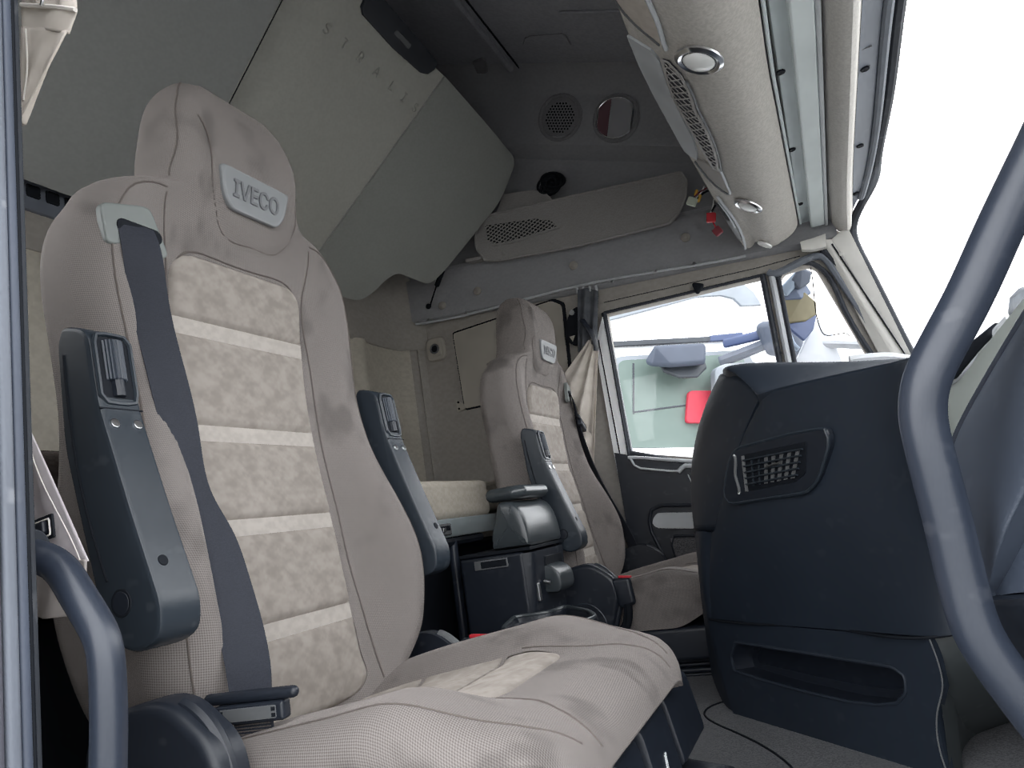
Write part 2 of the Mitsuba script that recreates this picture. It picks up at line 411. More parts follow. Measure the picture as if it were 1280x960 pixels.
add('door_1__divider_bar', cat(tube([(0.7653, 1.1120, 1.1518), (0.7564, 1.1120, 0.7943), (0.7447, 1.1120, 0.5925)], 0.010, 8, 8, straight=True)), 'rubber')
add('door_1__divider_channel', tube([(0.7929, 1.1080, 1.1430), (0.7844, 1.1080, 0.8289), (0.7666, 1.1080, 0.5882)], 0.011, 8, 8, straight=True), 'pale_trim')
add('door_1__divider_seal', tube([(0.8135, 1.1120, 1.1296), (0.8038, 1.1120, 0.8250), (0.7881, 1.1120, 0.5844)], 0.007, 8, 8, straight=True), 'rubber')
add('door_1__divider_screw', disc((0.7681, 1.0960, 0.8696), (0, -1, 0), 0.004, 0.003), 'deep_black')
add('door_1__quarter_seal', tube([(0.8088, 1.1130, 1.1197), (0.8359, 1.1130, 1.1495), (0.9140, 1.1130, 1.1530), (0.9441, 1.1130, 1.1273), (0.9878, 1.1130, 0.9731), (1.0373, 1.1130, 0.7932), (1.0700, 1.1130, 0.6470)], 0.0085, 8, 40), 'rubber')
add('door_1__door_seal', tube([(0.7847, 1.1050, 1.1532), (0.9036, 1.1050, 1.1624), (0.9607, 1.1050, 1.1571), (0.9814, 1.1050, 1.1145), (1.0360, 1.1050, 0.9398), (1.0784, 1.1050, 0.7694), (1.1018, 1.1050, 0.5886)], 0.013, 8, 40), 'rubber_light')
add('door_1__door_seal_001', tube([(0.9656, 1.1000, 1.1797), (0.9962, 1.1000, 1.1257), (1.0565, 1.1000, 0.9254), (1.0982, 1.1000, 0.7563), (1.1227, 1.1000, 0.5841)], 0.012, 8, 40), 'rubber')
add('door_1__body_strip', xz(P2((0.1435, 1.1000, 1.0443), (0.1898, 1.1000, 1.1441), (0.1971, 1.1000, 0.6075), (0.1922, 1.1000, 0.5653), (0.1421, 1.1000, 0.5679)), 1.098, 0.02), 'white_paint')
add('door_1__body_line', tube([(0.1603, 1.0960, 1.0611), (0.1645, 1.0960, 0.5699)], 0.0022, 6), 'deep_black')
add('door_1__body_line_001', tube([(0.1978, 1.0960, 1.1135), (0.1950, 1.0960, 0.6222)], 0.004, 6), 'rubber')
struct('window_1', 'dusty far door window')
add('window_1', xz(W1, 1.145, 0.0008), 'pane_glass')
struct('window_2', 'far quarter window')
add('window_2', xz(W2, 1.145, 0.0008), 'pane_glass')
add('window_2__badge_outline', tube([(0.9185, 1.1400, 1.1419), (0.9070, 1.1400, 1.0281), (0.9052, 1.1400, 0.9247), (0.9113, 1.1400, 0.9064), (0.9345, 1.1400, 0.8980), (0.9856, 1.1400, 0.8828)], 0.0016, 6, 30), 'deep_black')
edge([(0.1930, 1.1120, 0.6345), (0.4242, 1.1120, 0.5515), (0.6439, 1.1120, 0.4763)], 0.009, 'rubber', 'door_1__sill_seal')
add('door_1__latch_knob', hull([(0.5375, 1.1000, 1.1737), (0.5432, 1.1000, 1.1454), (0.5611, 1.1000, 1.1643)], 0.008), 'deep_black')

# lower door panel
low = [(0.145, -0.02)] + P2((0.1494, 1.0800, 0.6415), (0.4283, 1.0800, 0.5449)) + [(1.16, 0.50), (1.16, -0.02)]
dp = 'door_1__door_panel'
add(dp, xz(low, 1.08, 0.06), 'black_plastic')
edge([(0.1964, 1.0750, 0.6158), (0.2388, 1.0750, 0.6084), (0.3423, 1.0750, 0.5819), (0.4323, 1.0750, 0.5607)], 0.006, 'pale_trim', dp + '__sill_trim')
edge([(0.2057, 1.0700, 0.6112), (0.2193, 1.0700, 0.5748), (0.3414, 1.0700, 0.5430), (0.3683, 1.0700, 0.5385)], 0.004, 'pale_trim', dp + '__pull_edge')
edge([(0.3624, 1.0700, 0.5367), (0.3854, 1.0700, 0.5549), (0.4379, 1.0700, 0.5432)], 0.008, 'pale_trim', dp + '__pull_edge_001')
add(dp + '__pull_recess', xz(P2((0.2299, 1.0780, 0.5958), (0.3715, 1.0780, 0.5629), (0.3620, 1.0780, 0.5424), (0.2319, 1.0780, 0.5756)), 1.076, 0.004), 'dash_dark')
inl = P2((0.2464, 1.0780, 0.3945), (0.2638, 1.0780, 0.4113), (0.4720, 1.0780, 0.3837), (0.4611, 1.0780, 0.3294), (0.2541, 1.0780, 0.3605), (0.2401, 1.0780, 0.3761))
add(dp + '__grey_inlay', xz([tuple(p) for p in rpoly(inl, 0.012)], 1.070, 0.012), 'pale_trim')
edge([(0.3991, 1.0740, 0.4188), (0.2638, 1.0740, 0.4363), (0.2348, 1.0740, 0.4185), (0.2274, 1.0740, 0.3644), (0.2676, 1.0740, 0.2371)], 0.006, 'dash_dark', dp + '__inlay_frame')
add(dp + '__speaker_cloth', xz(P2((0.2911, 1.0780, 0.3201), (0.4554, 1.0780, 0.3011), (0.4426, 1.0780, 0.2369), (0.3005, 1.0780, 0.2542)), 1.072, 0.01), 'speaker_cloth')
edge([(0.4576, 1.0740, 0.3090), (0.2881, 1.0740, 0.3289), (0.2998, 1.0740, 0.2467)], 0.004, 'dash_dark', dp + '__speaker_rim')
edge([(0.3933, 1.0680, 0.5233), (0.3993, 1.0680, 0.4977), (0.4047, 1.0680, 0.4696)], 0.0018, 'pale_trim', dp + '__loose_wire')

# far A pillar trim and windscreen frame
struct('trim_2', 'pale plastic trim of the far windscreen pillar')
a0, a1 = V(*(0.9613, 1.1000, 1.2066)), V(*(1.0603, 1.1000, 0.7728))
b0_, b1_ = V(*(1.0003, 1.0850, 1.2015)), V(*(1.1243, 1.0850, 0.7560))
c0_, c1_ = V(*(1.0524, 1.0750, 1.2273)), V(*(1.1425, 1.0750, 0.7504))
ext = lambda a, b, k: b + (b - a) * k
add('trim_2', shell(np.array([[a0, a1, ext(a0, a1, 0.5)], [(a0 + b0_) / 2 + V(0, -0.012, 0), (a1 + b1_) / 2 + V(0, -0.012, 0), ext((a0 + b0_) / 2, (a1 + b1_) / 2, 0.5)], [b0_, b1_, ext(b0_, b1_, 0.5)]]), V(0, 0.05, 0)), 'pillar_trim', 40)
add('trim_2__outer_strip', shell(np.array([[b0_, b1_, ext(b0_, b1_, 0.5)], [c0_, c1_, ext(c0_, c1_, 0.5)]]) + V(0, -0.003, 0), V(0, 0.05, 0)), 'pillar_trim', 40)
edge([(0.9966, 1.0800, 1.1843), (1.1266, 1.0800, 0.7676), (1.1665, 1.0800, 0.6390)], 0.0025, 'deep_black', 'trim_2__split_line')
add('trim_2__cap', disc((1.0172, 1.0760, 1.1435), (-0.3, -1, 0), 0.008, 0.002), 'pillar_trim')
struct('trim_3', 'dark rubber frame of the windscreen')
E1 = [(1.143, -0.06, 1.29), (1.146, 0.353, 1.29), (1.140, 0.75, 1.29), (1.123, 0.98, 1.285)] + [(1.0664, 1.1000, 1.2114), (1.0749, 1.0950, 1.1182), (1.1079, 1.0900, 0.9475), (1.1448, 1.0850, 0.7564), (1.1676, 1.0800, 0.6438)]
EM = [(p[0], -p[1] + 0.02, p[2]) for p in E1[:0:-1]]
frame_path = EM + E1
add('trim_3', tube(frame_path, 0.013, 8, 120), 'rubber')
add('trim_3__inner_lip', tube([(p[0] - 0.022, p[1] * 0.985, p[2] - 0.012) for p in frame_path[4:-5]], 0.010, 8, 120), 'rubber_light')
add('trim_3__outer_lip', tube([(p[0] + 0.006, p[1] * 1.01, p[2] + 0.012) for p in frame_path], 0.005, 8, 120), 'pale_trim')
struct('window_3', 'windscreen')
add('window_3', grid(np.array([[(1.150 - 0.10 * (y / 1.2) ** 4, y, 1.29), (1.235 - 0.10 * (y / 1.2) ** 4, y, 0.66)] for y in np.linspace(-1.09, 1.09, 25)])), 'pane_glass', True)

# near side: wall behind the door opening, its pillar with rubber seals, roof side and header
struct('wall_near')
add('wall_near', xz([(-0.72, -0.03), (0.24, -0.03), (0.24, 2.55), (-0.72, 2.55)], -1.19, 0.05, [[tuple(p + V(-0.325, 1.08)) for p in rrect(0.58, 0.44, 0.08)]]), 'wall_panel')
add('wall_near__outer_skin', xz([(-0.72, -0.03), (0.20, -0.03), (0.20, 2.55), (-0.72, 2.55)], -1.20, 0.008, [[tuple(p + V(-0.325, 1.08)) for p in rrect(0.58, 0.44, 0.08)]]), 'white_paint')
struct('added_window_4', 'added side window lighting the sleeper space behind the near seat')  # added opening, out of view, lets light onto the back wall and seat side
add('added_window_4', xz([(-0.625, 0.85), (-0.02, 0.85), (-0.02, 1.31), (-0.625, 1.31)], -1.170, 0.0008), 'pane_glass')
add('wall_near__door_header', box((0.255, -1.19, 1.33), (1.12, -1.13, 2.2)), 'white_paint')
add('wall_near__front_pillar', shell(np.array([[(1.08, -1.13, 1.33), (1.13, -1.13, 1.33)], [(1.165, -1.13, 0.5), (1.22, -1.13, 0.5)]]), V(0, -0.06, 0)), 'white_paint')
struct('trim_4', 'worn dark door pillar with vertical rubber seals')
pb('pillar_highlight', plastic((0.115, 0.128, 0.155), 0.08), 0.5, 0.4)  # pale strip colour holds the highlight band of the pillar
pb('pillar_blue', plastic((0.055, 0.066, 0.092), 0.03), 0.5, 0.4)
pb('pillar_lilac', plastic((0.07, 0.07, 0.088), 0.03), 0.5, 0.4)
add('trim_4', box((0.20, -1.195, -0.05), (0.300, -1.125, 1.36), 0.004), 'rubber')
for y0_, y1_, x1_, mt in ((-1.1385, -1.1345, 0.3075, 'deep_black'), (-1.1465, -1.1388, 0.3105, 'pillar_blue'), (-1.1570, -1.1475, 0.3120, 'pillar_highlight'), (-1.1655, -1.1580, 0.3105, 'pillar_lilac'), (-1.1740, -1.1665, 0.3130, 'pillar_blue')):
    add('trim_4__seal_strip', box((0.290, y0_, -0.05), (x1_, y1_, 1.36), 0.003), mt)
# front bulkhead below the windscreen and roof front
struct('wall_front')
add('wall_front', shell(np.array([[(1.30, y, -0.03), (1.30, y, 0.62), (1.235, y, 0.655)] for y in (-1.12, 1.12)]), V(0.04, 0, 0)), 'dash_dark')
add('wall_front__roof_front', shell(np.array([[(1.10, y, 1.34), (1.08, y, 2.0)] for y in (-1.15, 1.12)]), V(0.03, 0, 0)), 'headliner_dark')

# ---------------------------------------------------------------- the two seats
def pch(pts):
    p = np.array(pts, float)
    f = PchipInterpolator(p[:, 0], p[:, 1], extrapolate=False)
    return lambda z: f(np.clip(z, p[0, 0], p[-1, 0]))

def sstep(a, b, x):
    t = np.clip((x - a) / (b - a), 0, 1)
    return t * t * (3 - 2 * t)

OUT = spl([(0.185, 0.13), (0.21, 0.17), (0.25, 0.215), (0.30, 0.25), (0.36, 0.268), (0.43, 0.277), (0.52, 0.268), (0.62, 0.259), (0.72, 0.264),
           (0.80, 0.276), (0.87, 0.282), (0.92, 0.270), (0.955, 0.240), (0.975, 0.205), (0.984, 0.172), (0.992, 0.148), (1.012, 0.134),
           (1.05, 0.129), (1.10, 0.123), (1.145, 0.112), (1.175, 0.092), (1.193, 0.06), (1.199, 0.03)], 120)
_o = np.argsort(OUT[:, 0])
Wz = pch(np.unique(np.round(OUT[_o], 5), axis=0)[np.r_[True, np.diff(np.unique(np.round(OUT[_o], 5), axis=0)[:, 0]) > 1e-6]])
xF = pch([(0.185, 0.105), (0.24, 0.118), (0.30, 0.120), (0.36, 0.116), (0.43, 0.107), (0.50, 0.098), (0.57, 0.085), (0.64, 0.075), (0.72, 0.070), (0.79, 0.071), (0.87, 0.077),
          (0.93, 0.088), (1.0, 0.108), (1.06, 0.116), (1.12, 0.112), (1.16, 0.098), (1.185, 0.075), (1.20, 0.050)])
xB = pch([(0.185, 0.0), (0.30, -0.02), (0.5, -0.045), (0.8, -0.055), (0.93, -0.045), (1.0, -0.024), (1.1, -0.012), (1.17, 0.0), (1.20, 0.03)])
BB = pch([(0.185, 0.02), (0.25, 0.05), (0.33, 0.078), (0.43, 0.090), (0.52, 0.078), (0.62, 0.056), (0.72, 0.040), (0.80, 0.030), (0.90, 0.015), (0.98, 0.0), (1.2, 0.0)])
RR = pch([(0.185, 0.04), (0.40, 0.062), (0.80, 0.056), (0.95, 0.05), (1.0, 0.034), (1.15, 0.03), (1.2, 0.02)])
EMB = np.array([(-0.112, 1.135), (-0.062, 0.965), (-0.03, 0.938), (0.07, 0.938), (0.098, 0.965), (0.112, 1.09), (0.06, 1.185), (-0.06, 1.185)])

def emboss(u, z):
    d = np.full(np.shape(u), -1e9)
    for a, b in zip(EMB, np.roll(EMB, -1, 0)):
        n = unit(V(b[1] - a[1], -(b[0] - a[0])))
        n = n if (n @ (EMB.mean(0) - a)) < 0 else -n
        d = np.maximum(d, (u - a[0]) * n[0] + (z - a[1]) * n[1])
    return 0.006 * sstep(0.004, -0.006, d)

def back_x(u, z):
    """Forward position of the backrest's front surface."""
    W, r = Wz(z), RR(z)
    t = np.abs(u) / W
    x = xF(z) + BB(z) * sstep(0.50, 0.80, t) + emboss(u, z)
    e = np.clip((W - np.abs(u)) / np.minimum(r, 0.9 * W), 0, 1)
    return x - np.minimum(r, 0.9 * W) * (1 - np.sqrt(np.clip(1 - (1 - e) ** 2, 0, 1)))

zc = pch([(0.06, 0.205), (0.12, 0.215), (0.22, 0.235), (0.35, 0.255), (0.46, 0.270), (0.53, 0.272), (0.562, 0.265), (0.584, 0.252), (0.597, 0.236), (0.604, 0.216)])
Wc = pch([(0.06, 0.235), (0.15, 0.262), (0.30, 0.270), (0.48, 0.272), (0.55, 0.260), (0.578, 0.242), (0.596, 0.216), (0.604, 0.185)])

def skew(u, z):
    """The outer shoulder is a little slimmer than the inner one."""
    k = 0.075 * sstep(0.45, 0.70, z) * (1 - sstep(0.93, 0.97, z))
    return np.where(u < 0, u * (1 - k * (u / Wz(z)) ** 2), u)

def cush_z(x, u):
    W = Wc(x)
    b = 0.040 * sstep(0.10, 0.185, np.abs(u)) * (1 - sstep(0.40, 0.56, x))
    e = np.clip((W - np.abs(u)) / 0.045, 0, 1)
    return zc(x) + b - (0.045 - 0.033 * sstep(0.48, 0.575, x)) * (1 - np.sqrt(np.clip(1 - (1 - e) ** 2, 0, 1)))

def make_seat(y0, s, dx, dz, label, hand):
    key = thing('cab_seat', label, 'seat')

    def L(mesh):
        m = mesh.copy()
        v = np.array(m.vertices)
        m.vertices = np.c_[v[:, 0] + dx, y0 + s * v[:, 1], v[:, 2] + dz]
        if s < 0:
            m.faces = np.asarray(m.faces)[:, ::-1]
        return m

    def part(name, mesh, mat, smooth=30, uv=None, label=None):
        k = add(key + '__' + name, L(mesh), mat, smooth, uv)
        if label:
            labels[k] = {'label': label}
        return k
    # backrest: closed loops at many heights
    nf = 57
    tt = np.sin(np.linspace(-1, 1, nf) * np.pi / 2)
    rings, uvs = [], []
    for z, W in OUT:
        u = tt * W
        z_ = np.full(nf, z)
        xf = back_x(u, z_)
        r = min(float(RR(z)), 0.9 * W)
        e = np.clip((W - np.abs(u)) / r, 0, 1)
        eb = np.clip((W - np.abs(u)) / min(0.14, (0.55 if z < 0.97 else 0.30) * W), 0, 1)
        D = max(0.0, float(xf[nf // 2]) - r - float(xB(z)) - 0.015)
        xb = np.minimum(xB(z) + D * (1 - np.sqrt(np.clip(1 - (1 - eb) ** 2, 0, 1))), xf - 0.002)
        ring = np.r_[np.c_[xf, u, z_], np.c_[xb[::-1], u[::-1], z_]]
        d = np.r_[0, np.cumsum(np.linalg.norm(np.diff(ring, axis=0), axis=1))]
        ring[:, 1] = skew(ring[:, 1], z)
        rings.append(ring)
        uvs.append(np.c_[d - d[nf // 2], np.full(2 * nf, z)])
    m = loft(rings)
    uv = np.vstack([np.vstack(uvs), [[0, 0.2], [0, 1.2]]])
    part('backrest', m, 'fabric_weave', True, uv)
    # inset velour pads and the paler strips between them, down the middle of the backrest
    levels = [0.232, 0.346, 0.369, 0.489, 0.512, 0.623, 0.646, 0.774, 0.798, 0.892]
    for i in range(9):
        a, b = levels[i], levels[i + 1]
        strip = i % 2 == 1
        nz, nu = (6 if strip else 22), 27
        P = np.zeros((nz, nu, 3))
        for j, z in enumerate(np.linspace(a, b, nz)):
            w = 0.1375
            if i == 8:
                q = np.clip((z - 0.852) / 0.040, 0, 1)
                w = 0.1375 - 0.042 * (1 - math.sqrt(max(0, 1 - q * q)))
            if i == 0:
                q = np.clip((0.272 - z) / 0.040, 0, 1)
                w = 0.1375 - 0.040 * (1 - math.sqrt(max(0, 1 - q * q)))
            u = np.linspace(-w, w, nu)
            x = back_x(u, np.full(nu, z))
            ez = min(z - a, b - z)
            eu = w - np.abs(u)
            h = (0.0015 if strip else 0.004 + 0.004 * np.sqrt(np.clip(ez / 0.02, 0, 1))) * np.sqrt(np.clip(eu / 0.010, 0, 1)) + 0.0005
            if not strip:
                h = h * (0.35 + 0.65 * math.sqrt(min(1, ez / 0.005)))
            zz = z - (0.012 * (1 - (u / w) ** 2) * 0 if i == 8 else 0)
            P[j] = np.c_[x + h, skew(u, np.full(nu, z)), np.full(nu, zz)]
        part('velour_strip' if strip else 'velour_pad', shell(P, V(-0.012, 0, 0)), 'velour_light' if strip else 'velour', 40,
             label='paler velour strip across the backrest' if strip else None)
    # stitched seams

    def seam(pts, r=0.0013, n=60):
        q = spl(pts, n)
        q[:, 0] = np.clip(q[:, 0], -0.5, 0.5)
        P = np.c_[back_x(q[:, 0], q[:, 1]) + 0.0003, skew(q[:, 0], q[:, 1]), q[:, 1]]
        part('seam', tube(P, r, 6, n, straight=True), 'seam_thread')
    for g in (-1, 1):
        seam([(g * 0.150, 0.25), (g * 0.150, 0.45), (g * 0.149, 0.65), (g * 0.149, 0.80), (g * 0.143, 0.875), (g * 0.152, 0.925), (g * 0.150, 0.965)])
        seam([(g * 0.232, 0.30), (g * 0.250, 0.42), (g * 0.240, 0.58), (g * 0.238, 0.72), (g * 0.250, 0.85), (g * 0.235, 0.925), (g * 0.190, 0.965), (g * 0.150, 0.972)])
        seam([(g * 0.137, 0.997), (g * 0.1245, 1.06), (g * 0.119, 1.11), (g * 0.106, 1.15), (g * 0.084, 1.178)])
    seam([(-0.13, 0.862), (-0.11, 0.893), (-0.05, 0.899), (0.05, 0.899), (0.11, 0.893), (0.13, 0.862)], 0.0014)
    seam([(-0.100, 1.10), (-0.080, 1.03), tuple(EMB[1] + V(-0.004, 0.01)), tuple(EMB[2] + V(-0.01, 0)), (0.02, 0.935), tuple(EMB[3]), tuple(EMB[4]), (0.104, 1.04)], 0.0011)
    # badge on the headrest, the lettering stands proud of it
    O = np.array([float(back_x(np.array(0.0), np.array(1.012))) + dx, y0 + 0.004, 1.006 + dz])
    up = unit(V(float(back_x(np.array(0.0), np.array(1.045)) - back_x(np.array(0.0), np.array(0.985))), 0, 0.06))
    ring = rpoly([(-0.075, 0.030), (0.075, 0.030), (0.066, -0.014), (0.050, -0.034), (-0.050, -0.034), (-0.066, -0.014)], 0.010)
    fw = np.cross(V(0, 1, 0), up)
    bk = add(key + '__badge', put(bev(ring, 0.007, 0.003), O - fw * 0.002, (0, 1, 0), up), 'badge_plastic', 30)
    labels[bk] = {'label': 'moulded grey badge lettered IVECO on the headrest'}
    rim = np.c_[ring * 0.93, np.full(len(ring), 0.0052)]
    rim = put(tube(np.vstack([rim, rim[:1]]), 0.0022, 6, len(rim) + 1, straight=True), O - fw * 0.002, (0, 1, 0), up)
    add(bk + '__rim', rim, 'badge_rim', 40)
    tx = meshkit.text_mesh('IVECO', 0.026, 0.004, bold=True)
    bd = tx.bounds
    tx.apply_translation([-(bd[0][0] + bd[1][0]) / 2, -(bd[0][1] + bd[1][1]) / 2, 0.0052])
    tx.apply_scale([0.098 / (bd[1][0] - bd[0][0]), 1, 1])
    add(bk + '__lettering', put(tx, O - fw * 0.002, (0, 1, 0), up), 'badge_letter', False)
    # cushion
    xs = np.r_[np.linspace(0.06, 0.54, 40), 0.604 - 0.064 * (1 - np.linspace(0, 1, 22)[1:]) ** 1.6]
    nu = 61
    ts = np.sin(np.linspace(-1, 1, nu) * np.pi / 2)
    P = np.array([np.c_[np.full(nu, x), ts * Wc(x), cush_z(np.full(nu, x), ts * Wc(x))] for x in xs])
    bot = P.copy()
    bot[..., 2] = np.minimum(0.158 + 0.046 * sstep(0.42, 0.56, P[..., 0]), P[..., 2] - 0.004)
    bot[..., 1] *= 0.965
    bot[..., 0] = np.minimum(bot[..., 0], 0.55 + 0.45 * (bot[..., 0] - 0.55))
    mid = P.copy()
    mid[..., 2] = bot[..., 2] + 0.30 * (P[..., 2] - bot[..., 2])
    d_u = np.cumsum(np.linalg.norm(np.diff(P, axis=1, prepend=P[:, :1]), axis=2), 1)
    d_u -= d_u[:, nu // 2:nu // 2 + 1]
    d_x = np.cumsum(np.linalg.norm(np.diff(P, axis=0, prepend=P[:1]), axis=2), 0)
    g = shell(P, bot - P)
    part('cushion', g, 'fabric_weave', True, np.vstack([np.c_[d_x.ravel(), d_u.ravel()], np.c_[d_x.ravel(), (d_u + 0.09 * np.sign(d_u)).ravel()]]))
    # velour insert of the cushion, three pads
    for a, b in ((0.10, 0.235), (0.245, 0.37), (0.38, 0.475)):
        nx, n2 = 16, 25
        Q = np.zeros((nx, n2, 3))
        for j, x in enumerate(np.linspace(a, b, nx)):
            w = 0.128 if x < 0.40 else 0.128 - 0.05 * (1 - math.sqrt(max(0.0, 1 - ((x - 0.40) / 0.075) ** 2)))
            u = np.linspace(-w, w, n2)
            e = np.minimum(w - np.abs(u), min(x - a, b - x) + 0.002)
            Q[j] = np.c_[np.full(n2, x), u, cush_z(np.full(n2, x), u) + 0.0005 + 0.006 * np.sqrt(np.clip(e / 0.018, 0, 1))]
        part('cushion_pad', shell(Q, V(0, 0, -0.012)), 'velour', 40, label='paler velour pad in the middle of the cushion')

    def cseam(pts, n=50):
        q = spl(pts, n)
        part('seam', tube(np.c_[q[:, 0], q[:, 1], cush_z(q[:, 0], q[:, 1]) + 0.0002], 0.0011, 6, n, straight=True), 'seam_thread')
    for g_ in (-1, 1):
        cseam([(0.10, g_ * 0.222), (0.25, g_ * 0.236), (0.40, g_ * 0.238), (0.50, g_ * 0.228), (0.56, g_ * 0.205), (0.590, g_ * 0.185)])
        cseam([(0.40, g_ * 0.135), (0.47, g_ * 0.128), (0.53, g_ * 0.135), (0.565, g_ * 0.150), (0.598, g_ * 0.155)])
    # black pan and front control modules under the cushion
    pan = box((0.05, -0.262, 0.075), (0.565, 0.262, 0.158), 0.012)
    part('seat_pan', pan, 'black_plastic')
    part('riser', box((0.10, -0.21, 0.02), (0.50, 0.21, 0.085), 0.01), 'deep_black')
    for i, (u0, u1, x1, zt, zb) in enumerate(((0.150, 0.300, 0.588, 0.202, 0.112), (0.012, 0.122, 0.592, 0.202, 0.100), (-0.080, 0.008, 0.586, 0.196, 0.10), (-0.19, -0.095, 0.582, 0.192, 0.10))):
        prof = rpoly([(0.53, zt), (x1 - 0.004, zt), (x1 + 0.012, zb), (0.53, zb)], 0.014, 4)
        part('control_module', prism_y_bev(prof, u0, u1), 'dash_dark', 30, label='black control module under the front of the cushion' if i < 2 else None)
    part('adjuster_handle', hull([(0.57, 0.0, 0.082), (0.57, 0.25, 0.082), (0.635, 0.01, 0.075), (0.635, 0.235, 0.075)], 0.010), 'black_plastic')
    ic = rpoly([(-0.010, -0.018), (-0.001, -0.020), (0.004, 0.004), (0.010, 0.018), (0.003, 0.017), (-0.004, 0.002)], 0.002)
    part('recline_pictogram', put(bev(ic, 0.0012, 0), (0.5975, 0.060, 0.140), (0, 1, 0), (-0.14, 0, 1)), 'print_silver', False, label='small silver seat pictogram on the control module')
    for i in range(6):
        part('bellows_fold', box((0.07 + 0.008 * (i % 2), -0.235 + 0.010 * (i % 2), 0.015 + 0.0125 * i), (0.535 - 0.008 * (i % 2), 0.235 - 0.010 * (i % 2), 0.0265 + 0.0125 * i), 0.005), 'black_plastic')
    # recliner covers on both sides
    for g_ in (-1, 1):
        sh = ((-0.075, -0.055) if g_ > 0 else (-0.020, -0.012)) if hand == 'near' else (0, 0)
        prof = rpoly([(0.13, 0.315), (0.175, 0.341), (0.245, 0.350), (0.303, 0.305), (0.312, 0.26), (0.275, 0.17), (0.20, 0.13), (0.13, 0.17)], 0.03, 7)
        ck = part('side_cover', put(bev(prof + V(sh[0], sh[1]), 0.040, 0.012, 5), (0, g_ * 0.278, 0), (1, 0, 0), (0, 0, 1), (0, g_, 0)), 'black_plastic', 35)
        rib = [(0.250 + sh[0], 0.338 + sh[1]), (0.292 + sh[0], 0.300 + sh[1]), (0.302 + sh[0], 0.258 + sh[1]), (0.290 + sh[0], 0.21 + sh[1]), (0.272 + sh[0], 0.16 + sh[1])]
        kk = ck + '__cover_rib'
        add(kk, L(tube([(x, g_ * 0.296, z) for x, z in rib], 0.010, 10)), 'mid_grey_plastic' if sh[0] < -0.05 else 'black_plastic')
        arc = [(0.19, 0.255), (0.235, 0.250), (0.258, 0.225), (0.262, 0.18)]
        add(ck + '__edge_line', L(tube([(x + sh[0], g_ * 0.318, z + sh[1] - 0.01) for x, z in arc], 0.002, 6)), 'arm_plastic')
    # armrests folded up beside the backrest
    for g_ in ((-1, 1) if hand == 'near' else (1,)):
        ox = -0.034 if hand == 'near' and g_ > 0 else 0.0
        L0 = L

        def L(mesh, L0=L0, ox=ox):
            m_ = L0(mesh)
            m_.apply_translation([ox, 0, 0])
            return m_
        prof = rpoly([(0.107, 0.716), (0.116, 0.735), (0.158, 0.722), (0.168, 0.640), (0.206, 0.522), (0.240, 0.425), (0.236, 0.392), (0.195, 0.380), (0.160, 0.405), (0.112, 0.60)], 0.022, 5)
        y_in, y_out = 0.272, 0.325
        w = y_out - y_in
        ring = np.array(prof)
        prof3 = [(0.006, 0), (0.002, 0.002), (0, 0.006), (0, w - 0.006), (0.002, w - 0.002), (0.006, w)]
        body = loft([np.c_[inset(ring, d), np.full(len(ring), h)] for d, h in prof3])
        ak = add(key + '__armrest', L(put(body, (0, g_ * y_in, 0), (1, 0, 0), (0, 0, 1), (0, g_, 0))), 'arm_plastic', 35)
        labels[ak] = {'label': 'black plastic armrest folded up against the backrest'}

        def sub(name, mesh, mat, smooth=30, ak=ak, L=L):
            add(ak + '__' + name, L(mesh), mat, smooth)
        e = unit(V(0.168 - 0.158, 0, 0.640 - 0.722))      # down the front face near its top
        nrm = unit(V(-e[2], 0, e[0]))
        yc = g_ * (y_in + y_out) / 2
        top = V(0.158, yc, 0.722)
        c0 = top + e * 0.052
        sub('wheel_recess', put(bev(rrect(0.038, 0.074, 0.007), 0.0015, 0.0005), c0 + e * -0.008 - nrm * 0.0008, (0, 1, 0), -e, nrm), 'deep_black')
        fr = np.c_[rrect(0.044, 0.080, 0.009), np.full(20, 0.001)]
        sub('recess_rim', put(tube(np.vstack([fr, fr[:1]]), 0.0028, 6, 21, straight=True), c0 + e * -0.008, (0, 1, 0), -e, nrm), 'arm_plastic')
        k = np.arange(48)
        rad = 0.0125 + 0.0012 * (k % 2)
        wheel = np.c_[rad * np.cos(k * np.pi / 24), rad * np.sin(k * np.pi / 24)]
        wm = bev(wheel, 0.046, 0.002)
        sub('adjuster_wheel', put(wm, c0 - e * 0.040 - nrm * 0.004, (0, 1, 0), nrm), 'wheel_plastic', False)
        sub('wheel_axle', tube([c0 + e * 0.004 + nrm * 0.001, c0 + e * 0.024 + nrm * 0.001], 0.007, 10), 'black_plastic')
        f1 = V(0.168, yc, 0.640)
        e2 = unit(V(0.206 - 0.168, 0, 0.522 - 0.640))
        m2 = unit(V(-e2[2], 0, e2[0]))
        for q in (-1, 1):
            sub('rivet', disc(f1 + e2 * 0.026 + V(0, q * 0.014, 0) - m2 * 0.001, m2, 0.0055, 0.0030), 'chrome')
        sub('split_line', put(box((-0.0262, -0.0008, -0.001), (0.0262, 0.0008, 0.0006)), f1 + e2 * 0.008, (0, 1, 0), -e2, m2), 'deep_black')
        lo = V(0.240 - 0.016, yc, 0.470)
        n2 = unit(V(0.240 - 0.206, 0, 0.425 - 0.522))
        n3 = unit(V(-n2[2], 0, n2[0]))
        pos = V(0.206, 0, 0.522) + n2 * 0.058
        sub('screw_hole', disc((pos[0], g_ * (y_in + 0.034), pos[2]), n3, 0.0058, 0.0012), 'deep_black')
        sub('pivot_cap', disc((0.188, g_ * y_out, 0.432), (0, g_, 0), 0.014, 0.0012), 'deep_black')
        sub('pivot_cap_face', disc((0.188, g_ * (y_out + 0.0004), 0.432), (0, g_, 0), 0.0115, 0.0012), 'black_plastic')
